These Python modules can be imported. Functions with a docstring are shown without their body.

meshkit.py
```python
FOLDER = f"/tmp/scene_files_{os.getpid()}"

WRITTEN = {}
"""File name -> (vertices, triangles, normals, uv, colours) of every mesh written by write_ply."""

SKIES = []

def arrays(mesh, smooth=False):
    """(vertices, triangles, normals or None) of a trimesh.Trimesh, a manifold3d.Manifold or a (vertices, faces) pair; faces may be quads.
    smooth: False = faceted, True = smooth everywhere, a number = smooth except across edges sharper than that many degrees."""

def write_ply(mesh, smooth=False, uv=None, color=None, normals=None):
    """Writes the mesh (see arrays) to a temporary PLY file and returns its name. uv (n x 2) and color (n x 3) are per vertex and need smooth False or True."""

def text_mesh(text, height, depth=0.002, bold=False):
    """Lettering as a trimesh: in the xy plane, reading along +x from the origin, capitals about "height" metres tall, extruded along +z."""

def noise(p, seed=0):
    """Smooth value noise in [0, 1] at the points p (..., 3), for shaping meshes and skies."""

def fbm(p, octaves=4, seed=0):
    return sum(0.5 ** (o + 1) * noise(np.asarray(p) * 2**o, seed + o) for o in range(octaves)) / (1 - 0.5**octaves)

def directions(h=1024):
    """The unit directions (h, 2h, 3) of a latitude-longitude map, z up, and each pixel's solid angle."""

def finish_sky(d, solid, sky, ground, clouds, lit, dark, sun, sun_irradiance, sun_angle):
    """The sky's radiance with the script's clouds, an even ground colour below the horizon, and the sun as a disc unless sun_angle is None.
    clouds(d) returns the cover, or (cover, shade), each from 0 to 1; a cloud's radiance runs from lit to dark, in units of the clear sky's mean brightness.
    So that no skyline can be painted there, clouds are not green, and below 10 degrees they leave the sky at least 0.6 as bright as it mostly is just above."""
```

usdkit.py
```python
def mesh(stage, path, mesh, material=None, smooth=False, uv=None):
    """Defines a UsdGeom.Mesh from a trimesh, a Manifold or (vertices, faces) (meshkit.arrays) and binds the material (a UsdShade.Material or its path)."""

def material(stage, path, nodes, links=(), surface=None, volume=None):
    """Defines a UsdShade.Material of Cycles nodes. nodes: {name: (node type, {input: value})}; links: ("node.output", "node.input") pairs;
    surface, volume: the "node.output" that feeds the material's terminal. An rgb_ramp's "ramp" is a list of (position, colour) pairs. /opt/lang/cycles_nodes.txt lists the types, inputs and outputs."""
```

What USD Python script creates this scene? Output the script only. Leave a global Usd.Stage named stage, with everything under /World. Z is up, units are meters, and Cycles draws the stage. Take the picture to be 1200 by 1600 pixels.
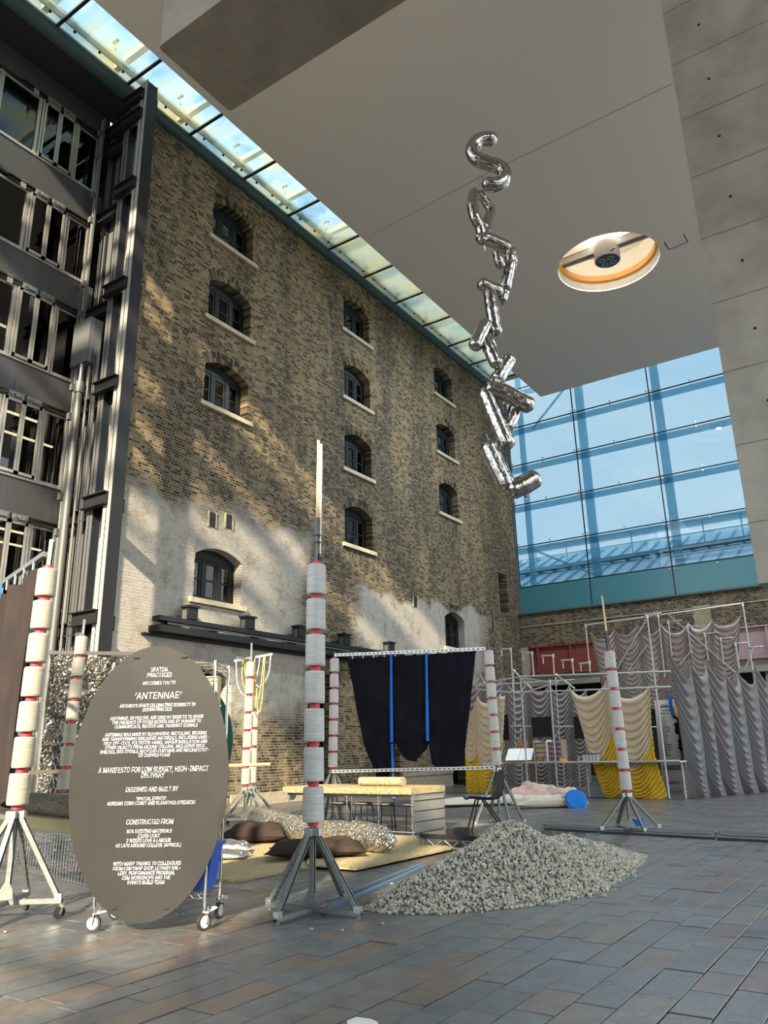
import math, random
import numpy as np
import trimesh, usdkit, meshkit
import shapely.geometry as sg
from shapely import affinity
from pxr import Usd, UsdGeom, UsdLux, UsdShade, Gf, Sdf, Vt

stage = Usd.Stage.CreateInMemory()
world = UsdGeom.Xform.Define(stage, '/World')
stage.SetDefaultPrim(world.GetPrim())
UsdGeom.Scope.Define(stage, '/World/Looks')
PI = math.pi

# ------------------------------------------------------------------ camera, sky, sun, exposure
EYE = np.array([0.0, 0.0, 1.3])
PITCH, ROLL, YAW, FOC = 0.301114257, -0.0220921848, -0.58765241, 1205.05
EXPOSURE = 1.38
SUN_DIR = np.array([0.30, -0.80, 0.44]); SUN_DIR /= np.linalg.norm(SUN_DIR)
SUN_POWER, SUN_COLOR = 1.65, (1.0, 0.84, 0.60)
SKY_POWER = 1.1
LAMP_POWER = 7000.0                         # downlight under the ceiling lamp, strength chosen to brighten the far end

def cam_rot():
    cy, sy = math.cos(YAW), math.sin(YAW)
    ry = np.array([[cy, -sy, 0], [sy, cy, 0], [0, 0, 1]])
    cp, sp = math.cos(PITCH), math.sin(PITCH)
    m = np.array([[1, 0, 0], [0, sp, -cp], [0, cp, sp]])
    cr, sr = math.cos(ROLL), math.sin(ROLL)
    rr = np.array([[cr, -sr, 0], [sr, cr, 0], [0, 0, 1]])
    return rr @ m @ ry
RC = cam_rot()
cam = UsdGeom.Camera.Define(stage, '/World/Camera')
cam.CreateHorizontalApertureAttr(36.0)
cam.CreateVerticalApertureAttr(48.0)
cam.CreateFocalLengthAttr(36.0 * FOC / 1200.0)
cam.CreateClippingRangeAttr(Gf.Vec2f(0.05, 2000))
cam.CreateExposureAttr(EXPOSURE)
_m = Gf.Matrix4d(*RC[0], 0, *(-RC[1]), 0, *(-RC[2]), 0, *EYE, 1)
cam.AddTransformOp().Set(_m)

sky = UsdLux.DomeLight.Define(stage, '/World/Sky')
sky.CreateIntensityAttr(1.0)
skym = usdkit.material(stage, '/World/Looks/sky', {
    'tc': ('texture_coordinate', {}),
    'sep': ('separate_xyz', {}),
    'el': ('rgb_ramp', {'ramp': [(0.0, (.30, .29, .27)), (.48, (.34, .33, .31)), (.505, (.84, .89, .92)), (.72, (.74, .84, .91)), (.88, (.48, .66, .86)), (1.0, (.32, .54, .80))]}),
    'mr': ('map_range', {'from_min': -1.0, 'from_max': 1.0, 'to_min': 0.0, 'to_max': 1.0}),
    'mp': ('mapping', {'scale': (1.0, 1.0, 2.2)}),
    'nz': ('noise_texture', {'scale': 2.6, 'detail': 6.0, 'roughness': .6}),
    'cr': ('rgb_ramp', {'ramp': [(.42, (0, 0, 0)), (.68, (1, 1, 1))]}),
    'up': ('map_range', {'from_min': .05, 'from_max': .3, 'clamp': True}),
    'mul': ('math', {'math_type': 'multiply'}),
    'mix': ('mix', {'color2': (1.0, .98, .93)}),
    'bg': ('background_shader', {'strength': SKY_POWER}),
}, [('tc.generated', 'sep.vector'), ('sep.z', 'mr.value'), ('mr.result', 'el.fac'), ('tc.generated', 'mp.vector'), ('mp.vector', 'nz.vector'),
    ('nz.fac', 'cr.fac'), ('sep.z', 'up.value'), ('cr.color', 'mul.value1'), ('up.result', 'mul.value2'), ('mul.value', 'mix.fac'), ('el.color', 'mix.color1'), ('mix.color', 'bg.color')],
    surface='bg.background')
UsdShade.MaterialBindingAPI.Apply(sky.GetPrim()).Bind(skym)

sun = UsdLux.DistantLight.Define(stage, '/World/Sun')
sun.CreateIntensityAttr(SUN_POWER); sun.CreateAngleAttr(1.5); sun.CreateNormalizeAttr(True); sun.CreateColorAttr(Gf.Vec3f(*SUN_COLOR))
_z = SUN_DIR; _x = np.cross([0, 0, 1], _z); _x /= np.linalg.norm(_x); _y = np.cross(_z, _x)
sun.AddTransformOp().Set(Gf.Matrix4d(*_x, 0, *_y, 0, *_z, 0, 0, 0, 30, 1))

# ------------------------------------------------------------------ helpers
def ray(px, py):
    return RC.T @ np.array([(px - 600) / FOC, (py - 800) / FOC, 1.0])
def gnd(px, py, z=0.0):                     # the point of the level z that the photograph shows at this pixel
    d = ray(px, py); return EYE + d * ((z - EYE[2]) / d[2])
def onx(px, py, X):
    d = ray(px, py); return EYE + d * (X / d[0])
def ony(px, py, Y):
    d = ray(px, py); return EYE + d * (Y / d[1])
def zat(g, py):                             # height of the row py on the upright through g
    lo, hi = -1.0, 25.0
    for _ in range(40):
        m = (lo + hi) / 2; c = RC @ (np.array([g[0], g[1], m]) - EYE)
        if 800 + FOC * c[1] / c[2] > py: lo = m
        else: hi = m
    return lo
RIGHT = np.array([math.cos(-YAW), math.sin(-YAW), 0.0])      # the photograph's right, level
AWAY = np.array([-math.sin(-YAW), math.cos(-YAW), 0.0])
def at_dist(px, py, dist): return EYE + ray(px, py) * (dist / (AWAY @ ray(px, py)))

def nrm(v):
    v = np.asarray(v, float); n = np.linalg.norm(v); return v / n if n > 0 else v
def rotz(a):
    c, s = math.cos(a), math.sin(a); return np.array([[c, -s, 0], [s, c, 0], [0, 0, 1.0]])
def frame_for(d, up=(0, 0, 1)):
    d = nrm(d); u = np.asarray(up, float)
    if abs(d @ nrm(u)) > .97: u = np.array([0, 1.0, 0])
    s = nrm(np.cross(d, u)); t = np.cross(s, d); return s, t, d

BOXV = np.array([[-1, -1, -1], [1, -1, -1], [1, 1, -1], [-1, 1, -1], [-1, -1, 1], [1, -1, 1], [1, 1, 1], [-1, 1, 1]]) * .5
BOXF = np.array([[0, 2, 1], [0, 3, 2], [4, 5, 6], [4, 6, 7], [0, 1, 5], [0, 5, 4], [1, 2, 6], [1, 6, 5], [2, 3, 7], [2, 7, 6], [3, 0, 4], [3, 4, 7]])

class MB:
    def __init__(s): s.v, s.f, s.n = [], [], 0
    def add(s, v, f, R=None, t=None):
        v = np.asarray(v, float)
        if R is not None: v = v @ np.asarray(R).T
        if t is not None: v = v + np.asarray(t)
        s.v.append(v); s.f.append(np.asarray(f, int) + s.n); s.n += len(v); return s
    def mesh(s, m, R=None, t=None): return s.add(m.vertices, m.faces, R, t)
    def box(s, c, size, rz=0.0, R=None):
        Rm = rotz(rz) if R is None else R
        return s.add((BOXV * np.asarray(size, float)) @ np.asarray(Rm).T + np.asarray(c, float), BOXF)
    def bx(s, x0, x1, y0, y1, z0, z1): return s.box(((x0 + x1) / 2, (y0 + y1) / 2, (z0 + z1) / 2), (abs(x1 - x0), abs(y1 - y0), abs(z1 - z0)))
    def bar(s, p, q, w, h, up=(0, 0, 1)):
        p, q = np.asarray(p, float), np.asarray(q, float); a, b, d = frame_for(q - p, up)
        return s.add((BOXV * [w, h, np.linalg.norm(q - p)]) @ np.array([a, b, d]) + (p + q) / 2, BOXF)
    def rod(s, p, q, r, n=10, r2=None):
        p, q = np.asarray(p, float), np.asarray(q, float); a, b, d = frame_for(q - p); r2 = r if r2 is None else r2
        t = np.arange(n) * 2 * PI / n; c = np.outer(np.cos(t), a) + np.outer(np.sin(t), b)
        v = np.vstack([p + c * r, q + c * r2, [p], [q]]); i = np.arange(n); j = (i + 1) % n
        f = np.vstack([np.c_[i, i + n, j], np.c_[j, i + n, j + n], np.c_[np.full(n, 2 * n), i, j], np.c_[np.full(n, 2 * n + 1), j + n, i + n]])
        return s.add(v, f[:, ::-1])
    def tube(s, pts, r, n=8, closed=False, flat=1.0, up=(0, 0, 1), caps=True):
        pts = np.asarray(pts, float); k = len(pts); r = np.broadcast_to(np.asarray(r, float), (k,))
        tan = np.gradient(pts, axis=0) if not closed else (np.roll(pts, -1, 0) - np.roll(pts, 1, 0))
        th = np.arange(n) * 2 * PI / n; rows = []; prev = None
        for i in range(k):
            d = nrm(tan[i])
            if prev is None: a, b, _ = frame_for(d, up)
            else:
                a = nrm(prev - d * (prev @ d)); b = np.cross(d, a) * -1
                if np.linalg.norm(a) < .5: a, b, _ = frame_for(d, up)
            b = np.cross(d, a); prev = a
            rows.append(pts[i] + r[i] * (np.outer(np.cos(th), a) * flat + np.outer(np.sin(th), b)))
        v = np.vstack(rows); i = np.arange(n); j = (i + 1) % n; f = []
        for q in range(k if closed else k - 1):
            A, B = q * n, ((q + 1) % k) * n
            f += [np.c_[A + i, A + j, B + j], np.c_[A + i, B + j, B + i]]
        if not closed and caps:
            v = np.vstack([v, pts[:1], pts[-1:]]); m = len(v)
            f += [np.c_[np.full(n, m - 2), j, i], np.c_[np.full(n, m - 1), (k - 1) * n + i, (k - 1) * n + j]]
        return s.add(v, np.vstack(f))
    def lathe(s, prof, n=24, t=(0, 0, 0), R=None):     # prof: (radius, z) rows
        prof = np.asarray(prof, float); k = len(prof); th = np.arange(n) * 2 * PI / n
        v = np.vstack([np.c_[r * np.cos(th), r * np.sin(th), np.full(n, z)] for r, z in prof]); i = np.arange(n); j = (i + 1) % n
        f = np.vstack([np.vstack([np.c_[q * n + i, q * n + j, (q + 1) * n + j], np.c_[q * n + i, (q + 1) * n + j, (q + 1) * n + i]]) for q in range(k - 1)])
        return s.add(v, f, R, t)
    def grid(s, P, two=0.0):                            # P: (rows, cols, 3)
        P = np.asarray(P, float); a, b = P.shape[:2]; idx = np.arange(a * b).reshape(a, b)
        f = np.vstack([np.c_[idx[:-1, :-1].ravel(), idx[:-1, 1:].ravel(), idx[1:, 1:].ravel()], np.c_[idx[:-1, :-1].ravel(), idx[1:, 1:].ravel(), idx[1:, :-1].ravel()]])
        return s.add(P.reshape(-1, 3), f)
    def poly(s, pg, h, R=None, t=None):
        for g in getattr(pg, 'geoms', [pg]):
            if g.area > 0:
                m = trimesh.creation.extrude_polygon(g, h, engine='earcut'); s.add(m.vertices, m.faces, R, t)
        return s
    def arrays(s): return np.vstack(s.v), np.vstack(s.f)
    def get(s): return trimesh.Trimesh(*s.arrays(), process=False)

USED = {}
def unique(parent, name):
    k = (str(parent), name); n = USED.get(k, -1) + 1; USED[k] = n
    return name if n == 0 else f'{name}_{n:03d}'
def path_of(p):
    return '/World' if p is None else str(p.GetPath())
def tag(o, label=None, cat=None, group=None, kind=None):
    p = o.GetPrim() if hasattr(o, 'GetPrim') else o
    for k, v in (('label', label), ('category', cat), ('group', group), ('kind', kind)):
        if v: p.SetCustomDataByKey(k, v)
    return p
def obj(name, mb, mat, parent=None, smooth=False, label=None, cat=None, group=None, kind=None, tone=None):
    pp = path_of(parent); p = f'{pp}/{unique(pp, name)}'
    m = usdkit.mesh(stage, p, mb.arrays() if isinstance(mb, MB) else mb, mat if not isinstance(mat, str) else M(mat), smooth)
    if tone is not None:
        UsdGeom.PrimvarsAPI(m).CreatePrimvar('tone', Sdf.ValueTypeNames.FloatArray, 'vertex').Set(Vt.FloatArray.FromNumpy(np.asarray(tone, np.float32)))
    tag(m, label, cat, group, kind); return m.GetPrim()
def thing(name, loc=(0, 0, 0), rz=0.0, label=None, cat=None, group=None, kind=None):
    p = '/World/' + unique('/World', name); x = UsdGeom.Xform.Define(stage, p)
    x.AddTranslateOp().Set(Gf.Vec3d(*map(float, loc)))
    x.AddRotateZOp().Set(math.degrees(rz)); tag(x, label, cat, group, kind); return x.GetPrim()
def dup(src, loc, rz, label=None, group=None):
    was = src.GetCustomData(); base = src.GetName().rstrip('0123456789').rstrip('_')
    r = thing(base, loc, rz, label or was.get('label'), was.get('category'), group or was.get('group'))
    r.GetReferences().AddInternalReference(src.GetPath()); r.SetInstanceable(True); return r

MATS = {}
def M(name): return MATS[name]
def principled(name, color, rough=.6, metal=0.0, noise=None, bump=None, spec=.5, links=(), extra=None, **kw):
    """noise: (scale, colour2, lo, hi) mixes a second colour in by world noise; bump: (scale, strength, distance)."""
    nodes = {'p': ('principled_bsdf', {'base_color': color, 'roughness': rough, 'metallic': metal, 'specular_ior_level': spec, **kw})}
    L = []
    if noise or bump: nodes['g'] = ('geometry', {})
    if noise:
        sc, c2, lo, hi = noise
        nodes['nz'] = ('noise_texture', {'scale': sc, 'detail': 5.0, 'roughness': .6})
        nodes['rp'] = ('rgb_ramp', {'ramp': [(lo, color), (hi, c2)]})
        L += [('g.position', 'nz.vector'), ('nz.fac', 'rp.fac'), ('rp.color', 'p.base_color')]
    if bump:
        sc, st, di = bump
        nodes['bn'] = ('noise_texture', {'scale': sc, 'detail': 4.0, 'roughness': .6})
        nodes['b'] = ('bump', {'strength': st, 'distance': di})
        L += [('g.position', 'bn.vector'), ('bn.fac', 'b.height'), ('b.normal', 'p.normal')]
    MATS[name] = usdkit.material(stage, '/World/Looks/' + name, nodes, L, surface='p.BSDF'); return MATS[name]
def emitter(name, color, strength):
    MATS[name] = usdkit.material(stage, '/World/Looks/' + name, {'e': ('emission', {'color': color, 'strength': strength})}, surface='e.emission')
def pane(name, tint, ior=1.5, gloss=1.0, rough=0.0, dirt=None):
    nodes = {'t': ('transparent_bsdf', {'color': tint}), 'g': ('glossy_bsdf', {'roughness': rough, 'color': (gloss,) * 3}), 'f': ('fresnel', {'IOR': ior}), 'm': ('mix_closure', {})}
    L = [('f.fac', 'm.fac'), ('t.BSDF', 'm.closure1'), ('g.BSDF', 'm.closure2')]; out = 'm.closure'
    if dirt:
        sc, col, lo, hi, amt = dirt
        nodes.update({'geo': ('geometry', {}), 'nz': ('noise_texture', {'scale': sc, 'detail': 5.0}), 'mr': ('map_range', {'from_min': lo, 'from_max': hi, 'to_min': 0.0, 'to_max': amt, 'clamp': True}),
                      'd': ('diffuse_bsdf', {'color': col}), 'tl': ('translucent_bsdf', {'color': col}), 'dm': ('mix_closure', {'fac': .75}), 'm2': ('mix_closure', {})})
        L += [('geo.position', 'nz.vector'), ('nz.fac', 'mr.value'), ('mr.result', 'm2.fac'), ('m.closure', 'm2.closure1'), ('d.BSDF', 'dm.closure1'), ('tl.BSDF', 'dm.closure2'), ('dm.closure', 'm2.closure2')]; out = 'm2.closure'
    MATS[name] = usdkit.material(stage, '/World/Looks/' + name, nodes, L, surface=out)

# ------------------------------------------------------------------ materials
def wall_material(name, rnd=None, mortar=False, red=0.0):
    """London stock brick: tone from brick to brick, soot on the faces, remains of old whitewash on the lower wall."""
    N = {'g': ('geometry', {}), 'sep': ('separate_xyz', {}), 'p': ('principled_bsdf', {'roughness': .9, 'specular_ior_level': .2}),
         'n1': ('noise_texture', {'scale': .55, 'detail': 7.0, 'roughness': .62}), 'k': ('math', {'math_type': 'multiply_add', 'value2': 3.4, 'value3': -1.7}),
         'az': ('math', {'math_type': 'add'}), 'ky': ('math', {'math_type': 'multiply_add', 'value2': 1.0}),
         'm1': ('map_range', {'from_min': 8.0, 'from_max': 7.3, 'clamp': True}), 'm1b': ('map_range', {'from_min': 18.7, 'from_max': 18.0, 'clamp': True}), 'm1c': ('map_range', {'from_min': 1.8, 'from_max': 2.9, 'clamp': True}),
         'm2': ('map_range', {'from_min': 7.0, 'from_max': 6.7, 'clamp': True}), 'm2b': ('map_range', {'from_min': 4.0, 'from_max': 4.6, 'clamp': True}), 'm2c': ('map_range', {'from_min': 20.8, 'from_max': 21.4, 'clamp': True}), 'm2d': ('map_range', {'from_min': 31.2, 'from_max': 29.8, 'clamp': True}),
         'a1': ('math', {'math_type': 'multiply'}), 'a2': ('math', {'math_type': 'multiply'}), 'b1': ('math', {'math_type': 'multiply'}), 'b2': ('math', {'math_type': 'multiply'}), 'b3': ('math', {'math_type': 'multiply'}),
         'mx': ('math', {'math_type': 'maximum'}), 'fn': ('noise_texture', {'scale': 2.2, 'detail': 8.0, 'roughness': .7}), 'fr': ('map_range', {'from_min': .28, 'from_max': .50, 'to_min': .35, 'to_max': .95, 'clamp': True}), 'mm': ('math', {'math_type': 'multiply'}),
         'mp': ('mapping', {'scale': (1.0, .8, .16)}), 'sn': ('noise_texture', {'scale': .9, 'detail': 5.0, 'roughness': .6}), 'sr': ('map_range', {'from_min': .46, 'from_max': .60, 'clamp': True}), 'sz': ('map_range', {'from_min': 14.5, 'from_max': 9.0, 'to_min': 0.0, 'to_max': .10, 'clamp': True}), 'sa': ('math', {'math_type': 'add'}),
         'wn': ('noise_texture', {'scale': 22.0, 'detail': 3.0}), 'wc': ('rgb_ramp', {'ramp': [(.3, (.29, .27, .235)), (.7, (.38, .36, .315))]}),
         'fin': ('mix', {}), 'bp': ('bump', {'strength': .25, 'distance': .004})}
    L = [('g.position', 'sep.vector'), ('g.position', 'n1.vector'), ('n1.fac', 'k.value1'), ('k.value', 'az.value1'), ('sep.z', 'az.value2'), ('k.value', 'ky.value1'), ('sep.y', 'ky.value3'),
         ('az.value', 'm1.value'), ('ky.value', 'm1b.value'), ('az.value', 'm1c.value'), ('m1.result', 'a1.value1'), ('m1b.result', 'a1.value2'), ('a1.value', 'a2.value1'), ('m1c.result', 'a2.value2'),
         ('az.value', 'm2.value'), ('az.value', 'm2b.value'), ('ky.value', 'm2c.value'), ('ky.value', 'm2d.value'), ('m2.result', 'b1.value1'), ('m2b.result', 'b1.value2'), ('m2c.result', 'b2.value1'), ('m2d.result', 'b2.value2'),
         ('b1.value', 'b3.value1'), ('b2.value', 'b3.value2'), ('a2.value', 'mx.value1'), ('b3.value', 'mx.value2'), ('g.position', 'fn.vector'), ('fn.fac', 'fr.value'), ('fr.result', 'mm.value1'), ('mx.value', 'mm.value2'),
         ('g.position', 'mp.vector'), ('mp.vector', 'sn.vector'), ('sn.fac', 'sa.value1'), ('sep.z', 'sz.value'), ('sz.result', 'sa.value2'), ('sa.value', 'sr.value'), ('g.position', 'wn.vector'), ('wn.fac', 'wc.fac'), ('mm.value', 'fin.fac'), ('wc.color', 'fin.color2'),
         ('fin.color', 'p.base_color'), ('wn.fac', 'bp.height'), ('bp.normal', 'p.normal')]
    if mortar:
        N['mc'] = ('rgb_ramp', {'ramp': [(.35, (.215, .172, .108)), (.7, (.34, .28, .185))]}); L += [('fn.fac', 'mc.fac'), ('mc.color', 'fin.color1')]
    else:
        r = red; kk = .62 if red else 1.0
        N['rc'] = ('rgb_ramp', {'ramp': [(0, (.028, .024, .02)), (.2, (.06, .047, .032)), (.3, (.115, .088, .052)), (.5, (.165 + .05 * r, .124 - .03 * r, .068)), (.75, (.205 + .04 * r, .154 - .04 * r, .082 - .02 * r)), (.9, (.255, .195, .105 - .02 * r)), (1, (.125, .10, .07))]})
        N['sd'] = ('rgb_ramp', {'ramp': [(0, (.012, .012, .012)), (.55, (.035, .032, .026)), (1, (.13, .105, .07))]})
        N['smx'] = ('mix', {})
        N['sf'] = ('math', {'math_type': 'multiply', 'value2': .9})
        L += [('sr.result', 'sf.value1'), ('sf.value', 'smx.fac'), ('rc.color', 'smx.color1'), ('sd.color', 'smx.color2'), ('smx.color', 'fin.color1')]
        N['rc'][1]['ramp'] = [(p, tuple(x * kk for x in c)) for p, c in N['rc'][1]['ramp']]
        if rnd is None: N['at'] = ('attribute', {'attribute': 'tone'}); L += [('at.fac', 'rc.fac'), ('at.fac', 'sd.fac')]
        else: N['rc'][1]['fac'] = rnd; N['sd'][1]['fac'] = rnd
    MATS[name] = usdkit.material(stage, '/World/Looks/' + name, N, L, surface='p.BSDF')
wall_material('stock_brick'); wall_material('lime_mortar', mortar=True)
for i in range(6): wall_material(f'stock_brick_tone_{i}', rnd=.08 + i * .17)
wall_material('far_brick', red=.5)

def stone_material(name, rnd=None):
    N = {'g': ('geometry', {}), 'p': ('principled_bsdf', {'specular_ior_level': .5}),
         'c': ('rgb_ramp', {'ramp': [(0, (.060, .066, .072)), (.22, (.080, .083, .084)), (.42, (.090, .073, .062)), (.6, (.066, .077, .085)), (.8, (.098, .084, .073)), (1, (.078, .090, .10))]}),
         'n': ('noise_texture', {'scale': 7.0, 'detail': 8.0, 'roughness': .68}), 'nr': ('rgb_ramp', {'ramp': [(.3, (.62, .62, .62)), (.72, (1.3, 1.27, 1.22))]}),
         'mul': ('mix', {'mix_type': 'multiply', 'fac': 1.0}), 'n2': ('noise_texture', {'scale': 26.0, 'detail': 6.0, 'roughness': .7}), 'b': ('bump', {'strength': .55, 'distance': .006}),
         'n3': ('noise_texture', {'scale': 1.1, 'detail': 5.0}), 'rr': ('map_range', {'from_min': .3, 'from_max': .7, 'to_min': .24, 'to_max': .42, 'clamp': True})}
    L = [('g.position', 'n.vector'), ('n.fac', 'nr.fac'), ('c.color', 'mul.color1'), ('nr.color', 'mul.color2'), ('mul.color', 'p.base_color'), ('g.position', 'n2.vector'), ('n2.fac', 'b.height'), ('b.normal', 'p.normal'),
         ('g.position', 'n3.vector'), ('n3.fac', 'rr.value'), ('rr.result', 'p.roughness')]
    if rnd is None: N['at'] = ('attribute', {'attribute': 'tone'}); L.append(('at.fac', 'c.fac'))
    else: N['c'][1]['fac'] = rnd
    MATS[name] = usdkit.material(stage, '/World/Looks/' + name, N, L, surface='p.BSDF')
stone_material('porphyry')
for i in range(6): stone_material(f'porphyry_tone_{i}', rnd=.05 + i * .18)
principled('joint_sand', (.05, .042, .036), .95)
principled('soffit', (.63, .60, .54), .75)
principled('concrete', (.26, .24, .20), .85, noise=(1.3, (.185, .17, .135), .38, .68), bump=(5.0, .25, .01))
principled('pale_concrete', (.36, .345, .305), .85, noise=(1.1, (.25, .235, .20), .36, .68), bump=(5.0, .25, .01))
principled('white_reveal', (.82, .79, .72), .6)
principled('dark_cladding', (.060, .062, .066), .42, .3)
principled('soffit_black', (.016, .017, .019), .6)
principled('door_steel', (.50, .48, .44), .38, .75, noise=(3.0, (.40, .385, .35), .35, .65))
principled('grey_steel', (.105, .11, .11), .5, .25)
principled('column_steel', (.30, .30, .285), .55, .2)
principled('black_steel', (.012, .0125, .014), .55, spec=.25)
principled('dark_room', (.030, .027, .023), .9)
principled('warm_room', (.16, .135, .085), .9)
principled('window_green', (.010, .0135, .0135), .55, spec=.2)
principled('sill_stone', (.46, .40, .28), .8, noise=(9.0, (.34, .29, .20), .4, .7))
principled('plinth_stone', (.33, .28, .20), .85, noise=(5.0, (.22, .19, .14), .4, .7))
principled('teal_beam', (.045, .085, .082), .45, .1)
MATS['teal_mullion'] = usdkit.material(stage, '/World/Looks/teal_mullion', {'t': ('transparent_bsdf', {'color': (.66, .84, .90)}), 'd': ('diffuse_bsdf', {'color': (.26, .44, .52)}), 'tl': ('translucent_bsdf', {'color': (.40, .66, .78)}), 'm': ('mix_closure', {'fac': .5}), 'm2': ('mix_closure', {'fac': .55})}, [('d.BSDF', 'm.closure1'), ('tl.BSDF', 'm.closure2'), ('m.closure', 'm2.closure1'), ('t.BSDF', 'm2.closure2')], surface='m2.closure')
principled('teal_panel', (.042, .15, .175), .25, .0)
principled('girder_red', (.155, .028, .020), .55, bump=(14.0, .2, .004))
principled('girder_pink', (.30, .19, .20), .6)
principled('cream_paint', (.62, .55, .42), .6)
principled('galvanised', (.22, .24, .235), .5, .65, noise=(24.0, (.16, .18, .178), .35, .65))
principled('zinc_bright', (.44, .45, .44), .35, .9)
principled('chrome', (.78, .77, .75), .14, 1.0)
principled('black_hole', (.006, .006, .007), .8)
principled('rubber', (.018, .018, .018), .6)
principled('grey_plastic', (.42, .43, .44), .5)
emitter('strip_glow', (1.0, .80, .48), 5.0)
pane('clear_pane', (.80, .86, .86), 1.5)
pane('door_glass', (.30, .31, .31), 1.6)
pane('facade_glass', (.43, .52, .575), 1.45)
MATS['canopy_glass'] = usdkit.material(stage, '/World/Looks/canopy_glass', {'g': ('geometry', {}), 'n': ('noise_texture', {'scale': .8, 'detail': 6.0, 'roughness': .6}), 'c': ('rgb_ramp', {'ramp': [(.36, (.34, .52, .66)), (.5, (.54, .64, .68)), (.64, (.66, .66, .52))]}), 't': ('transparent_bsdf', {}), 'gl': ('glossy_bsdf', {'roughness': .02}), 'f': ('fresnel', {'IOR': 1.25}), 'm': ('mix_closure', {}),
    'd': ('translucent_bsdf', {'color': (.7, .68, .5)}), 'm2': ('mix_closure', {'fac': .12})}, [('g.position', 'n.vector'), ('n.fac', 'c.fac'), ('c.color', 't.color'), ('f.fac', 'm.fac'), ('t.BSDF', 'm.closure1'), ('gl.BSDF', 'm.closure2'), ('m.closure', 'm2.closure1'), ('d.BSDF', 'm2.closure2')], surface='m2.closure')

# ------------------------------------------------------------------ the brick warehouse wall on the left
XW, WY0, WY1, WZ1 = -15.26, 10.9, 34.44, 19.2
ARCH_T = .34
COLS = [(13.79, 15.55), (20.46, 22.12), (27.17, 28.80)]
SILL = [16.44, 13.67, 10.90, 8.15, 5.27]
WINDOWS = [(0, 0), (0, 1), (0, 2), (0, 4), (1, 0), (1, 1), (1, 2), (1, 3), (2, 0), (2, 1), (2, 2), (2, 4)]
OPEN = [(COLS[c][0], COLS[c][1], SILL[r] - .14, SILL[r] + 1.2, .26) for c, r in WINDOWS]
OPEN += [(32.44, 33.33, 7.4, 9.26, 0), (18.55, 19.85, 0, 3.35, .38), (13.4, 15.32, 0, 3.1, .4), (22.1, 23.55, 0, 2.6, .3), (27.12, 28.45, 0, 2.5, .3)]
def arch(a, r):
    R = (a * a + r * r) / (2 * r); return R
def gaps(z, ops, ring=True):
    out = []
    for y0, y1, z0, zs, r in ops:
        a, c = (y1 - y0) / 2, (y0 + y1) / 2
        if z0 < z < zs: out.append((y0, y1, True))
        elif r and z >= zs:
            R = arch(a, r); zc = zs + r - R; t = ARCH_T if ring else 0.0
            if z < zc + R + t:
                w = math.sqrt(max((R + t) ** 2 - (z - zc) ** 2, 0)); w = min(w, (z - zc) * a / (R - r)) if ring else w
                out.append((c - w, c + w, False))
        if not r and z > zs: pass
    return sorted(out)
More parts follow.
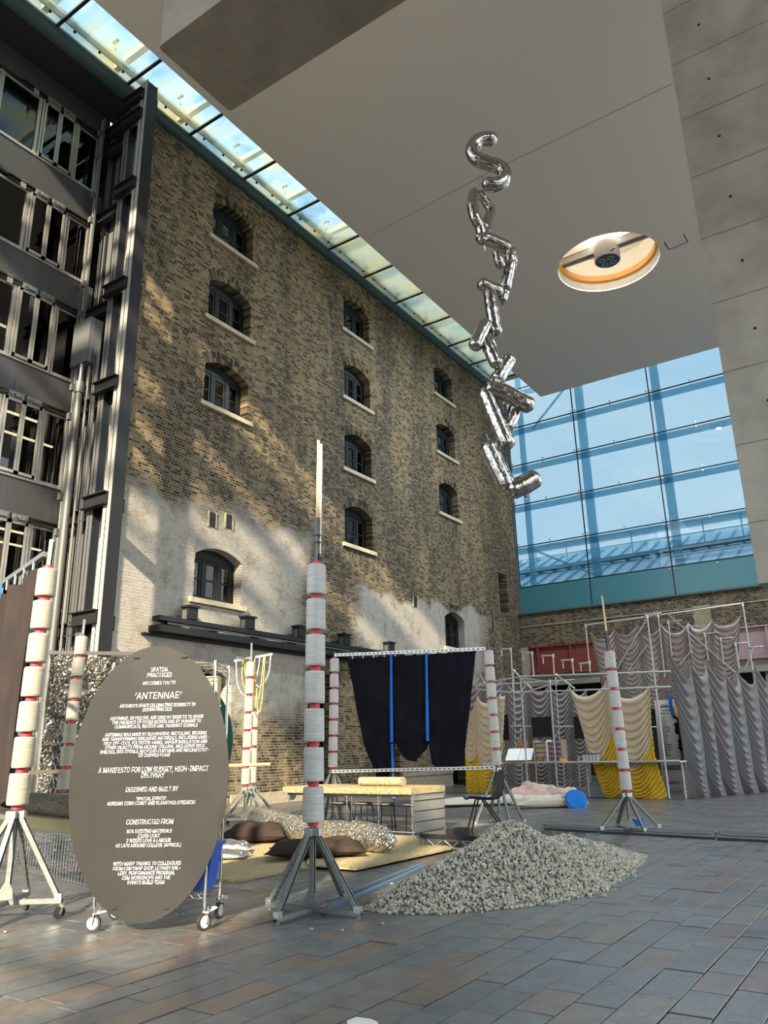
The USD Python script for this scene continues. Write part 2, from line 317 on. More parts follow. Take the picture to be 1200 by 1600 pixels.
def brick_course(u0, u1, k, ops, z, rng, jamb):
    """Flemish bond: (from, to, depth) of the bricks of one course between the openings."""
    cuts = [(u0, None)] + []
    spans, at = [], u0
    edges = {}
    for g0, g1, straight in gaps(z, ops):
        if g0 > at: spans.append((at, g0))
        at = max(at, g1)
        if straight: edges[round(g0, 4)] = 1; edges[round(g1, 4)] = 1
    if at < u1: spans.append((at, u1))
    out = []
    for a, b in spans:
        x = a - (k % 2) * .1685 + (-.06 if k % 4 > 1 else 0); head = k % 2
        while x < b:
            l = .1125 if head else .225; p, q = max(x, a), min(x + l - .016, b)
            if q - p > .03:
                d = .02
                if round(p, 4) in edges or round(q, 4) in edges: d = jamb
                out.append((p, q, d))
            x += l; head = 1 - head
    return out
def build_brick_wall(name, to_world, u0, u1, z0, z1, ops, jamb, mats, singles=0, keep=None, seed=1, parent=None):
    rng = np.random.default_rng(seed); C = []
    for k in range(int((z1 - z0) / .0762)):
        za = z0 + k * .0762
        for p, q, d in brick_course(u0, u1, k, ops, za + .033, rng, jamb):
            C.append((p, q, za + .008, za + .0762 - .008, d))
    C = np.array(C); out = rng.uniform(.0, .006, len(C)); tilt = np.clip(rng.normal(0, .0006, (len(C), 2)), -.001, .001)
    V = np.zeros((len(C), 8, 3))
    for i, (iu, idp, iz) in enumerate([(0, 0, 0), (1, 0, 0), (1, 1, 0), (0, 1, 0), (0, 0, 1), (1, 0, 1), (1, 1, 1), (0, 1, 1)]):
        V[:, i, 0] = C[:, iu]; V[:, i, 2] = C[:, 2 + iz]
        V[:, i, 1] = np.where(idp, -C[:, 4], .0012 + out * .6 + (tilt[:, 0] * (iu * 2 - 1) + tilt[:, 1] * (iz * 2 - 1)))   # along the outward normal
    W = to_world(V.reshape(-1, 3)).reshape(-1, 8, 3)
    one = np.zeros(len(C), bool)
    if singles:
        mid = W.mean(1) - EYE; c = mid @ RC.T; px = 600 + FOC * c[:, 0] / c[:, 2]; py = 800 + FOC * c[:, 1] / c[:, 2]
        w = (C[:, 1] - C[:, 0]) / c[:, 2]; ok = keep(px, py); score = np.where(ok, w * (C[:, 1] - C[:, 0] > .2), 0); one[np.argsort(-score)[:singles]] = True
    F = np.vstack([BOXF, BOXF])[:12]
    m = MB()
    idx = np.where(~one)[0]
    m.add(W[idx].reshape(-1, 3), (F[None] + (np.arange(len(idx)) * 8)[:, None, None]).reshape(-1, 3))
    for j, i in enumerate(np.where(one)[0]):
        obj('brick', (W[i], F), mats[1][j * 7 % len(mats[1])], parent)
    return m
def left_w(P): return np.c_[XW + P[:, 1], P[:, 0], P[:, 2]]
wl = thing('wall_left', kind='structure')
WL = build_brick_wall('wall', left_w, WY0, WY1, 0, WZ1, OPEN, .42, (None, [f'stock_brick_tone_{i}' for i in range(6)]), 300,
                      lambda px, py: (px > 180) & (px < 420) & (py > 330) & (py < 960), 3, wl)
for y0, y1, z0, zs, r in OPEN:                                 # arch rings, brick on edge
    if not r: continue
    a, c = (y1 - y0) / 2, (y0 + y1) / 2; R = arch(a, r); zc = zs + r - R; th = math.asin(a / R)
    n = int(2 * th * (R + .1) / .082); ts = np.linspace(-th, th, n + 1)
    for i in range(n):
        t0, t1 = ts[i] + .005 / R, ts[i + 1] - .005 / R
        for ra, rb in ((R, R + .165), (R + .172, R + ARCH_T)):
            pts = [(c + math.sin(t) * rr, zc + math.cos(t) * rr) for t, rr in ((t0, ra), (t1, ra), (t1, rb), (t0, rb))]
            dep = .42 if ra == R else .02
            v = np.array([[y, -dep, z] for y, z in pts] + [[y, .012, z] for y, z in pts])
            WL.add(left_w(v), [[0, 2, 1], [0, 3, 2], [4, 5, 6], [4, 6, 7], [0, 1, 5], [0, 5, 4], [1, 2, 6], [1, 6, 5], [2, 3, 7], [2, 7, 6], [3, 0, 4], [3, 4, 7]])
obj('brickwork', WL, 'stock_brick', wl, kind='stuff', tone=np.repeat(np.random.default_rng(8).random(WL.n // 8), 8))
def opening_poly(y0, y1, z0, zs, r, grow=0.0):
    if not r: return sg.box(y0 - grow, z0 - grow, y1 + grow, zs + grow)
    a, c = (y1 - y0) / 2, (y0 + y1) / 2; R = arch(a, r); zc = zs + r - R; th = math.asin(a / R)
    return sg.Polygon([(y0, z0), (y1, z0)] + [(c + math.sin(t) * R, zc + math.cos(t) * R) for t in np.linspace(th, -th, 13)]).buffer(grow)
YZX = np.array([[0, 0, 1.0], [1, 0, 0], [0, 1, 0]])            # polygon (y, z) extruded along x
mort = sg.box(WY0, 0, WY1, WZ1)
for o in OPEN: mort = mort.difference(opening_poly(*o, grow=.012))
obj('mortar', MB().poly(mort, .45, YZX, (XW - .45, 0, 0)), 'lime_mortar', wl)
pl = MB(); pl.bx(XW - .01, XW + .09, 23.56, 27.1, 0, .46); pl.bx(XW, XW + .12, 23.56, 27.1, .46, .58)
pl.bx(XW - .01, XW + .06, 15.4, 18.5, 0, .30)
obj('plinth_course', pl, 'plinth_stone', wl)

def casement_window(i, y0, y1, z0, zs, r, lamp):
    w = thing('window_%d' % i, (XW, 0, 0), kind='structure'); D = -.30
    outer = opening_poly(y0, y1, z0 + .14, zs, r); fr = outer.difference(outer.buffer(-.075))
    L = y1 - y0; bars = [sg.box(y0 + L * t - .055, z0, y0 + L * t + .055, zs + r) for t in (.335, .665)]
    for b in bars: fr = fr.union(b.intersection(outer))
    fr = fr.union(outer.intersection(sg.box(y0, zs - .04, y1, zs + r)))
    obj('frame', MB().poly(fr, .09, YZX, (D - .09, 0, 0)), 'window_green', w)
    ys = [y0 + .075, y0 + L * .335 - .055, y0 + L * .335 + .055, y0 + L * .665 - .055, y0 + L * .665 + .055, y1 - .075]
    zb, zt = z0 + .14 + .075, zs - .04
    for k in range(3):
        a, b = ys[2 * k], ys[2 * k + 1]
        s = sg.box(a, zb, b, zt).difference(sg.box(a + .075, zb + .08, b - .075, zt - .1)).union(sg.box(a, (zb + zt) / 2 - .018, b, (zb + zt) / 2 + .018))
        cs = obj('casement', MB().poly(s, .055, YZX, (D - .075, 0, 0)), 'window_green', w)
        obj('pane', MB().bx(D - .055, D - .049, a + .06, b - .06, zb + .06, zt - .08), 'clear_pane', cs)
    obj('sill', MB().bx(-.34, .10, y0 - .16, y1 + .16, z0, z0 + .135), 'sill_stone', w)
    rm = MB(); X0, X1, Y0, Y1, Z0, Z1 = -3.2, -.46, y0 - .7, y1 + 1.2, z0 - .5, zs + .8
    for b in ((X0 - .05, X0, Y0, Y1, Z0, Z1), (X0, X1, Y0 - .05, Y0, Z0, Z1), (X0, X1, Y1, Y1 + .05, Z0, Z1), (X0, X1, Y0, Y1, Z0 - .05, Z0), (X0, X1, Y0, Y1, Z1, Z1 + .05)): rm.bx(*b)
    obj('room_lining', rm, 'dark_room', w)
    if lamp: obj('strip_lamp', MB().bx(-2.0, -.75, (y0 + y1) / 2 + .1, (y0 + y1) / 2 + .2, zs + .45, zs + .5), 'strip_glow', w, label='lit strip lamp')
for i, ((c, rr), o) in enumerate(zip(WINDOWS, OPEN)): casement_window(i + 1, *o, lamp=rr in (2, 3, 4) and c < 2 or (c, rr) == (1, 1))
vd = MB()                                                      # dark passages behind the ground floor openings
for y0, y1, z0, zs, r in OPEN[12:]:
    y0 -= .3; y1 += .3; zt = zs + r + .3
    for b in ((-3.05, -3.0, y0, y1, z0, zt), (-3, -.46, y0 - .05, y0, z0, zt), (-3, -.46, y1, y1 + .05, z0, zt), (-3, -.46, y0, y1, zt, zt + .05)): vd.bx(XW + b[0], XW + b[1], *b[2:])
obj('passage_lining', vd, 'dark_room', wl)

# ------------------------------------------------------------------ floor of long porphyry setts
def floor():
    fl = thing('floor', kind='structure'); rng = np.random.default_rng(11)
    obj('bedding', MB().bx(XW - 4.5, 14, -12, 38.5, -.3, -.012), 'joint_sand', fl)
    S = []; x = XW + .02
    while x < 9.0:
        w = rng.choice([.20, .223, .223, .235]); y = -4.0 - rng.uniform(0, .5)
        while y < 34.3:
            l = rng.choice([.36, .44, .52, .6, .68, .78]) * rng.uniform(.95, 1.05)
            S.append((x + .003, x + w - .004, y + .003, y + l - .004)); y += l
        x += w
    S = np.array(S); V = np.zeros((len(S), 8, 3)); top = rng.normal(0, .0016, len(S)); tx = rng.normal(0, .0008, len(S))
    for i, (iu, iv, iz) in enumerate([(0, 0, 0), (1, 0, 0), (1, 1, 0), (0, 1, 0), (0, 0, 1), (1, 0, 1), (1, 1, 1), (0, 1, 1)]):
        V[:, i, 0] = S[:, iu]; V[:, i, 1] = S[:, 2 + iv]; V[:, i, 2] = np.where(iz, top + tx * (2 * iu - 1) - .001, -.03)
    mid = np.c_[(S[:, 0] + S[:, 1]) / 2, (S[:, 2] + S[:, 3]) / 2, np.zeros(len(S))] - EYE
    c = mid @ RC.T; z = c[:, 2]; px = 600 + FOC * c[:, 0] / np.maximum(z, .1); py = 800 + FOC * c[:, 1] / np.maximum(z, .1)
    area = (S[:, 1] - S[:, 0]) * (S[:, 3] - S[:, 2]) / np.maximum(z, .3) ** 3 * ((z > .5) & (px > -40) & (px < 1240) & (py < 1640))
    one = np.zeros(len(S), bool); one[np.argsort(-area)[:300]] = True
    vis = (z > .3) & (px > -900) & (px < 2100) & (py < 2600)
    m = MB(); idx = np.where(~one & vis)[0]
    m.add(V[idx].reshape(-1, 3), (BOXF[None] + (np.arange(len(idx)) * 8)[:, None, None]).reshape(-1, 3))
    obj('paving', m, 'porphyry', fl, kind='stuff', tone=np.repeat(rng.random(len(idx)), 8))
    for i in np.where(one)[0]:                                  # nearest stones: bevelled, each a part
        x0, x1, y0, y1 = S[i]; e = .004; h = V[i, 4, 2]
        v = np.array([[x0, y0, -.03], [x1, y0, -.03], [x1, y1, -.03], [x0, y1, -.03], [x0, y0, h - e], [x1, y0, h - e], [x1, y1, h - e], [x0, y1, h - e],
                      [x0 + e, y0 + e, h], [x1 - e, y0 + e, h], [x1 - e, y1 - e, h], [x0 + e, y1 - e, h]])
        f = [[0, 1, 5], [0, 5, 4], [1, 2, 6], [1, 6, 5], [2, 3, 7], [2, 7, 6], [3, 0, 4], [3, 4, 7], [4, 5, 9], [4, 9, 8], [5, 6, 10], [5, 10, 9], [6, 7, 11], [6, 11, 10], [7, 4, 8], [7, 8, 11], [8, 9, 10], [8, 10, 11]]
        obj('paving_stone', (v, f), f'porphyry_tone_{int(rng.integers(6))}', fl)
floor()

# ------------------------------------------------------------------ ceiling soffit, concrete, canopy
CZ = 18.2
LAMP = gnd(950, 412, CZ); LAMP_R = 1.80
slab = sg.box(-12.97, 3.6, 9.0, 33.95).difference(sg.Point(LAMP[0], LAMP[1]).buffer(LAMP_R, 48))
ce = thing('ceiling', kind='structure')
obj('soffit', MB().poly(slab, .9, None, (0, 0, CZ)), 'soffit', ce)
rim = MB(); rim.lathe([(LAMP_R, 0), (LAMP_R + .03, 0), (LAMP_R + .03, .9), (LAMP_R, .9), (LAMP_R, 0)], 72, (LAMP[0], LAMP[1], CZ + .002))
obj('lamp_recess_lining', rim, 'white_reveal', ce, smooth=40)

bz = 10.0
b0 = gnd(247, 74, bz); b1 = gnd(357, 176, bz)
cb = sg.box(b0[0], b0[1], 9.0, b1[1]).buffer(-.06, join_style=1).buffer(.06)
obj('concrete_beam', MB().poly(cb, 2.6, None, (0, 0, bz)), 'concrete', None, smooth=40, label='raw concrete beam crossing overhead at the top of the view with a pale end', cat='beam')
w0 = ony(1185, 912, 12.0)
cw = thing('wall_right', kind='structure')
obj('concrete_face', MB().bx(w0[0], 9.0, 12.0, 12.6, w0[2], 18.2), 'pale_concrete', cw)
jt = MB()
for k in range(9): jt.bx(w0[0], 9, 11.993, 12.0, w0[2] + .9 + k * 1.22, w0[2] + .912 + k * 1.22)
ch = MB()
for k in range(9):
    for j in range(4): ch.rod((w0[0] + .55 + j * 1.2, 11.99, w0[2] + 1.5 + k * 1.22), (w0[0] + .55 + j * 1.2, 12.03, w0[2] + 1.5 + k * 1.22), .022, 10)
obj('board_joint', jt, 'concrete', cw); obj('tie_hole', ch, 'black_hole', cw)

# glass canopy between the warehouse eaves and the soffit
principled('pipe_pale', (.42, .44, .43), .5)
gc = thing('glass_canopy', label='strip of glass roof panels along the eaves between brick wall and smooth ceiling', cat='canopy')
GZ, GX0, GX1 = 19.12, -15.22, -12.6
GJ = [3.57, 5.81, 8.05, 10.24, 12.50, 14.80, 17.0, 19.3, 21.5, 23.75, 26.0, 28.2, 30.4, 32.6]
for k in range(len(GJ) - 1):
    a, b = GJ[k] + .03, GJ[k + 1] - .03
    pn = obj('glass_panel', MB().bx(GX0, GX1, a, b, GZ, GZ + .024), 'canopy_glass', gc)
    for q in (a + .32, (a + b) / 2, b - .32):
        for xx in (GX0 + .42, GX1 - .25): obj('fixing_disc', MB().rod((xx, q, GZ - .035), (xx, q, GZ), .035, 10), 'black_steel', pn)
    jb = MB(); jb.bx(GX0, GX1, b - .002, b + .062, GZ - .03, GZ + .05); obj('joint_bar', jb, 'black_steel', gc)
    rs = MB(); rs.bx(GX0, GX1, b - .34, b - .18, GZ + .32, GZ + .5); obj('rafter', rs, 'cream_paint', gc)
    sp = MB()
    for xx in (GX0 + .8,): sp.rod((xx, (a + b) / 2 + .2, GZ + .03), (xx, (a + b) / 2 + .2, GZ + .3), .02, 8); sp.bx(xx - .1, xx + .1, (a + b) / 2 + .16, (a + b) / 2 + .24, GZ + .28, GZ + .33)
    obj('glass_support', sp, 'zinc_bright', gc)
rl = MB(); rl.bx(GX0 + .32, GX0 + .52, 3.5, 32.6, GZ + .14, GZ + .24); obj('edge_rail', rl, 'pipe_pale', gc)
en = MB(); en.bx(GX0, GX1, 32.63, 32.95, GZ - .05, GZ + .3); obj('end_beam', en, 'cream_paint', gc)
tb = thing('trim_1', kind='structure')
obj('eaves_beam', MB().rod((XW + .0, 10.85, 19.1), (XW + .0, WY1, 19.1), .23, 20), 'teal_beam', tb, smooth=40)
obj('eaves_beam', MB().rod((XW + .0, 2.5, 19.1), (XW + .0, 10.55, 19.1), .23, 20), 'teal_beam', tb, smooth=40)
obj('roof_parapet', MB().bx(XW - .9, XW - .2, 2.5, WY1, 19.3, 19.9), 'cream_paint', tb)

# ------------------------------------------------------------------ unseen south end behind the camera: pieces placed to block and shape the sun
so = thing('unseen_south_blockers', kind='structure')
obj('unseen_sun_screen', MB().bx(-1.7, -.6, -3.3, -3.0, 0, 5.3), 'concrete', so); obj('unseen_mast_shade', MB().bx(-1.58, -1.08, -3.3, -3.05, 5.3, 8.5), 'concrete', so); obj('unseen_low_shade', MB().bx(-8, -1.7, -3.3, -3.0, 0, 2.85), 'concrete', so); obj('unseen_shade_rail', MB().bx(-8, -1.7, -3.1, -3.0, 3.5, 3.66), 'concrete', so)  # out of view: screens placed to shade floor bands and the front mast
obj('unseen_hanging_shade', MB().bx(-4.2, -.4, -3.2, -3.05, 9.5, 12.7), 'concrete', so); obj('unseen_hanging_shade', MB().bx(-7.7, -4.2, -3.2, -3.05, 12.9, 18.2), 'concrete', so)  # out of view, placed to shade the black curtain and lower brick wall
obj('unseen_shade_wall', MB().bx(-.6, 9, -3.4, -3.0, 0, 18.2), 'concrete', so)  # out of view, placed to keep the sun off gravel and right floor
ro = MB()
for a, b in ((-9.6, -8.9), (-7.6, -6.3), (-5.3, -4.9), (-3.9, -2.5), (-1.5, 1.2), (2.2, 2.6)): ro.bx(-17, 9, a, b, 18.2, 18.28)
obj('unseen_roof_slat', ro, 'concrete', so); obj('unseen_roof_shade', MB().bx(-5.2, 9, -12, 3.4, 18.3, 18.7), 'concrete', so)  # out of view: slats cut the sun into streaks, slab shades the right
sg_ = MB(); sg_.bx(-9, 6, -12.2, -12, 6.6, 6.9); sg_.bx(-9, 6, -12.2, -12, 12.9, 13.3)
for x in (-8.8, 5.8): sg_.bx(x - .15, x + .15, -12.25, -11.95, 0, 18.2)
obj('unseen_shade_bars', sg_, 'concrete', so)  # out of view, its bars cast shade bands on the floor

# ------------------------------------------------------------------ glazed end wall with the old bridge below it
YF = 34.44
FX = [-18.95, -15.26, -11.58, -7.86, -4.15, -.45, 3.25]
FZ = [8.77, 10.80, 12.95, 15.05, 17.12, 19.25, 21.4]
wb = thing('window_13', kind='structure')
for i, x in enumerate(FX):
    if x < -15.2: continue
    m = MB(); w = .16 if i in (2, 3, 4, 5, 6) else .05
    if i == 1: continue
    m.bx(x + .10, x + .42, YF + .25, YF + .62, 7.5, 21.4); obj('mullion', m, 'teal_mullion', wb)
    obj('glazing_joint', MB().bx(x - .02, x + .02, YF - .03, YF + .03, 7.5, 21.4), 'black_steel', wb)
obj('mullion', MB().bx(-14.62, -14.40, YF + .25, YF + .5, 7.5, 21.4), 'teal_mullion', wb)
obj('mullion', MB().bx(XW + .03, XW + .16, YF - .06, YF + .14, 7.5, 21.4), 'grey_steel', wb)
for z in FZ:
    obj('transom', MB().bx(-15.15, 3.4, YF + .2, YF + .42, z - .26, z - .02), 'teal_mullion', wb)
    obj('glazing_joint', MB().bx(-15.15, 3.4, YF - .03, YF + .03, z - .02, z + .02), 'black_steel', wb)
for i in range(1, 6):
    x0, x1 = FX[i] + .02, FX[i + 1] - .02
    if i == 1: x0 = -15.12
    obj('spandrel_panel', MB().bx(x0, x1, YF - .012, YF + .012, 7.5, 8.75), 'teal_panel', wb)
    for k in range(6): obj('pane', MB().bx(x0, x1, YF - .01, YF + .01, FZ[k] + .02, FZ[k + 1] - .02), 'facade_glass', wb)
bolt = MB()
for z in FZ:
    for i in range(1, 6):
        for t in (.03, .5, .97):
            x = max(FX[i], -15.1) * (1 - t) + FX[i + 1] * t
            for dz in (-.11, .11): bolt.rod((x, YF - .05, z + dz), (x, YF, z + dz), .035, 8)
obj('bolt', bolt, 'zinc_bright', wb, kind='stuff')
obj('brace', MB().rod((-14.0, YF + .5, 17.0), (-11.6, YF + .5, 19.2), .06, 8), 'teal_mullion', wb)
obj('brace', MB().rod((-14.45, YF + .6, 10.7), (-11.4, YF + .6, 8.95), .05, 8), 'teal_mullion', wb)

wk = thing('wall_back', kind='structure')
def back_w(P): return np.c_[P[:, 0], YF - .02 - P[:, 1], P[:, 2]]
BK = build_brick_wall('wall', back_w, XW, 3.4, 5.87, 7.5, [(-7.25, -6.55, 5.9, 6.9, 0)], .3, None, 0, None, 5)
obj('brickwork', BK, 'far_brick', wk, kind='stuff', tone=np.repeat(np.random.default_rng(9).random(BK.n // 8), 8))
obj('mortar', MB().bx(XW, 3.4, YF - .02, YF + .5, 5.87, 7.5), 'lime_mortar', wk)
obj('string_course', MB().bx(XW, 3.4, YF - .07, YF, 6.82, 6.87), 'plinth_stone', wk)
obj('gutter_beam', MB().bx(XW, 3.4, YF - .16, YF + .3, 7.42, 7.5), 'teal_beam', wk)
for a, b, mt in ((-14.85, -8.2, 'girder_red'), (-8.2, 3.4, 'girder_pink')):
    g = MB(); g.bx(a, b, YF + .02, YF + .06, 4.65, 5.8); g.bx(a, b, YF - .12, YF + .3, 5.8, 5.87); g.bx(a, b, YF - .16, YF + .3, 4.55, 4.65); g.bx(a, b, YF - .05, YF + .04, 4.65, 4.8)
    x = a + .45
    while x < b: g.bx(x - .05, x + .05, YF - .1, YF + .04, 4.65, 5.8); g.add([[x - .04, YF, 4.7], [x + .04, YF, 4.7], [x + .04, YF - .3, 4.66], [x - .04, YF - .3, 4.66], [x - .04, YF, 5.2], [x + .04, YF, 5.2]], [[0, 3, 4], [1, 5, 2], [3, 2, 5], [3, 5, 4], [0, 1, 2], [0, 2, 3]]); x += 1.6
    gd = obj('bridge_girder', g, mt, wk)
    rv = MB(); x = a + .08
    while x < b:
        for z in (4.72, 5.74): rv.box((x, YF - .06 if z < 5 else YF + .015, z), (.03, .03, .03))
        x += .13
    obj('rivet', rv, mt, gd, kind='stuff')
obj('brick_pier', MB().bx(XW, -14.85, YF - .05, YF + .4, 0, 5.87), 'plinth_stone', wk)
ho = MB(); ho.bx(XW, 3.4, YF + 3.0, YF + 3.05, 0, 7.5); ho.bx(XW, 3.4, YF + .3, YF + 3.0, 4.4, 4.5); ho.bx(XW - 3, XW, YF + .3, YF + 3, 0, 7); obj('undercroft', ho, 'dark_room', wk)
obj('concrete_lintel', MB().bx(XW, 3.4, YF + .02, YF + .5, 4.05, 4.55), 'concrete', wk)

# the shed roof beyond the glass
sr = thing('shed_roof', label='long pale blue standing-seam shed roof seen through the glazed end wall', cat='roof')
P0, P1 = np.array([0, 37.2, 8.9]), np.array([0, 46.5, 13.0])
sl = MB()
for k in range(34):
    x = -24.0 + k * .86
    sl.add([[x, *P0[1:]], [x + .84, *P0[1:]], [x + .84, *P1[1:]], [x, *P1[1:]], [x, P0[1], P0[2] - .1], [x + .84, P0[1], P0[2] - .1], [x + .84, P1[1], P1[2] - .1], [x, P1[1], P1[2] - .1]],
           [[0, 1, 2], [0, 2, 3], [4, 6, 5], [4, 7, 6], [0, 4, 5], [0, 5, 1]])
principled('shed_metal', (.58, .74, .80), .4, .1, noise=(.5, (.70, .82, .86), .4, .65))
principled('shed_rib', (.30, .52, .58), .5, .2)
principled('shed_gutter', (.62, .74, .80), .5)
obj('roof_sheet', sl, 'shed_metal', sr)
rb = MB()
for k in range(35):
    x = -24.01 + k * .86; rb.bar((x, P0[1], P0[2] + .05), (x, P1[1], P1[2] + .05), .06, .14)
obj('seam', rb, 'shed_rib', sr)
obj('walkway', MB().bar((-24, 42.2, 11.35), (5, 42.2, 11.35), .5, .2), 'shed_rib', sr)
gt = MB(); gt.bx(-24, 5, 36.6, 37.2, 8.7, 8.95); obj('gutter', gt, 'shed_gutter', sr)
rg = MB(); rg.bx(-24, 5, 46.4, 46.9, 12.9, 13.15); obj('ridge_cap', rg, 'shed_gutter', sr)
rr = MB()
for x in np.arange(-23, 5, 1.9): rr.rod((x, 42.2, 11.3), (x, 42.2, 12.75), .035, 6)
for z in (12.1, 12.45, 12.75): rr.rod((-24, 42.2, z), (5, 42.2, z), .022, 6)
obj('handrail', rr, 'shed_gutter', sr)

# ------------------------------------------------------------------ lift shaft in dark steel at the left
LX, LY1 = -16.4, 10.42
ls = thing('wall_lift_shaft', kind='structure')
SZ = [16.27, 13.38, 10.46, 7.58, 4.70, 1.80]
TZ = [18.10, 15.13, 12.36, 9.46, 6.54, 3.60]
lc = MB(); lc.bx(LX - .1, LX, 2.5, LY1 + .3, TZ[0] + .14, 19.4)
for k in range(6): lc.bx(LX - .1, LX, 2.5, LY1 + .3, (TZ[k + 1] + .14) if k < 5 else 0, SZ[k])
obj('cladding_band', lc, 'dark_cladding', ls)
obj('edge_angle', MB().bx(LX - .02, LX + .03, 2.5, LY1, 16.235, 16.275).bx(LX - .02, LX + .03, 2.5, LY1, 13.345, 13.385).bx(LX - .02, LX + .03, 2.5, LY1, 10.425, 10.465).bx(LX - .02, LX + .03, 2.5, LY1, 7.545, 7.585), 'door_steel', ls)
obj('soffit', MB().bx(LX, XW + .15, 2.5, 10.9, 18.95, 19.0), 'soffit_black', ls)
rw = MB(); rw.bx(LX, XW - .35, 10.78, 10.86, 0, 19.0); obj('return_panel', rw, 'grey_steel', ls)
rw = MB()
for x in (-16.05, -15.72): rw.bx(x - .03, x + .03, 10.72, 10.78, 0, 19)
obj('panel_joint', rw, 'black_steel', ls)
FLOORN = ['top', 'fourth', 'third', 'second', 'lowest']
for k in range(6):
    d = thing('door_%d' % (k + 1), kind='structure'); z0, z1 = SZ[k], TZ[k]
    fr = MB(); H = z1 - z0
    def post(a, b, dx=0.0): fr.bx(LX - .06 + dx, LX + .02 + dx, a, b, z0, z1)
    for cy in (9.2, 5.86):
        for s in (-1, 1):
            a, b = sorted((cy + s * .47, cy + s * .52)); post(a, b, .03)
            a, b = sorted((cy + s * .54, cy + s * .62)); post(a, b)
        lf = []
        for s in (-1, 1):
            l = MB(); a, b = sorted((cy + s * .005, cy + s * .455))
            l.bx(LX + .01, LX + .06, a, a + .055, z0 + .04, z1 - .02); l.bx(LX + .01, LX + .06, b - .055, b, z0 + .04, z1 - .02); l.bx(LX + .01, LX + .06, a, b, z0 + .04, z0 + .11); l.bx(LX + .01, LX + .06, a, b, z1 - .09, z1 - .02)
            q = obj('sliding_leaf', l, 'door_steel', d)
            obj('pane', MB().bx(LX + .03, LX + .036, a + .05, b - .05, z0 + .10, z1 - .08), 'door_glass', q)
            hg = MB(); hg.bx(LX + .05, LX + .09, a + .03, b - .03, z1 - .02, z1 + .14); hg.rod((LX + .09, a + .1, z1 + .06), (LX + .13, a + .1, z1 + .06), .04, 10); hg.rod((LX + .09, b - .1, z1 + .06), (LX + .13, b - .1, z1 + .06), .04, 10); hg.bx(LX + .08, LX + .14, (a + b) / 2 - .05, (a + b) / 2 + .12, z1 + .0, z1 + .09)
            obj('hanger_plate', hg, 'galvanised', q)
        obj('track', MB().bx(LX + .0, LX + .05, cy - 1.15, cy + 1.15, z1 - .01, z1 + .05).bx(LX, LX + .07, cy - 1.15, cy + 1.15, z1 + .10, z1 + .135), 'black_steel', d)
    for a, b in ((LY1 - .06, LY1), (7.5, 7.62)): post(a, b)
    for z in (z0, z1 - .07): fr.bx(LX - .06, LX, 2.5, LY1, z, z + .07)
    obj('frame', fr, 'door_steel', d)
    for a, b in ((9.82, LY1 - .06), (7.62, 8.58), (6.48, 7.5)): obj('side_pane', MB().bx(LX - .03, LX - .024, a, b, z0 + .06, z1 - .06), 'door_glass', d)
    obj('track_cover', MB().bx(LX, LX + .06, 8.38, 8.52, z1 - .06, z1 + .16), 'door_steel', d)
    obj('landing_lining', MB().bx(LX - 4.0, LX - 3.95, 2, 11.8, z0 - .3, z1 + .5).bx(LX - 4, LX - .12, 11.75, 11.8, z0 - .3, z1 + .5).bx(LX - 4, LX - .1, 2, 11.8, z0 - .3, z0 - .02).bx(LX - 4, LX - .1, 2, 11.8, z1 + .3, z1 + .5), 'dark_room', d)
    obj('partition', MB().bx(LX - 2.4, LX - 2.3, 7.9, 9.0, z0, z0 + .9 + .35 * (k % 2)), 'warm_room', d)
    if k in (2, 3, 4): obj('strip_lamp', MB().bar((LX - .7, 8.9, z1 - .05), (LX - .7, 10.1, z1 - .05), .07, .04).bar((LX - 2.0, 9.3, z1 + .0), (LX - 2.0, 11.3, z1 + .0), .07, .04), 'strip_glow', d, label='lit strip lamp')

def ibeam(mb, x, y, z0, z1, w, h, t=.02):
    mb.bx(x - w / 2, x + w / 2, y - h / 2, y - h / 2 + t, z0, z1); mb.bx(x - w / 2, x + w / 2, y + h / 2 - t, y + h / 2, z0, z1); mb.bx(x - t / 2, x + t / 2, y - h / 2, y + h / 2, z0, z1)
c1 = thing('steel_column', (-14.28, 10.4, 0), label='tall free-standing steel column nearest the brick wall, pale flange and dark web', cat='column')
m = MB(); ibeam(m, 0, 0, 0, 18.75, .26, .34); obj('shaft', m, 'column_steel', c1)
obj('dark_side_plate', MB().bx(.131, .136, -.16, .165, 0, 18.7), 'black_steel', c1)  # black plate over the open side makes the web read dark
c2 = thing('steel_column', (-14.98, 10.42, 0), label='grey steel column between the guide rails and the free-standing column', cat='column')
m = MB(); ibeam(m, 0, 0, 0, 18.6, .2, .24); obj('shaft', m, 'grey_steel', c2)
obj('base_strip', MB().bx(.04, .10, -.1, .1, 0, 18.5), 'black_steel', c2)
sb = MB()
BRK = {18.2: 'topmost, right under the eaves beam', 17.55: 'second from the top', 15.33: 'level with the uppermost windows', 12.34: 'between the second and third window rows', 9.66: 'just below the hydraulic pipe box', 6.76: 'at the upper edge of the whitewash', 4.08: 'lowest, just above the foil screen'}
for z in BRK:
    w = thing('steel_bracket', (0, 0, z), label=f'black bracket between the steel columns, {BRK[z]}', cat='bracket')
    b = MB(); b.bx(-16.3, -14.17, 10.55, 10.62, -.15, .15); b.bx(-16.3, -14.17, 10.45, 10.62, -.16, -.13); b.bx(-16.3, -14.17, 10.45, 10.62, .13, .16)
    obj('channel', b, 'black_steel', w)
    b = MB(); b.bx(-15.1, -14.25, 10.18, 10.25, -.02, .26); b.bx(-15.1, -14.25, 10.1, 10.25, -.04, -.01); b.bx(-15.1, -14.25, 10.1, 10.25, .24, .27); obj('cross_channel', b, 'black_steel', w)
gr = thing('guide_rail', (-16.2, 10.35, 0), label='bundle of slim vertical lift guide rails at the edge of the dark cladding', cat='rail')
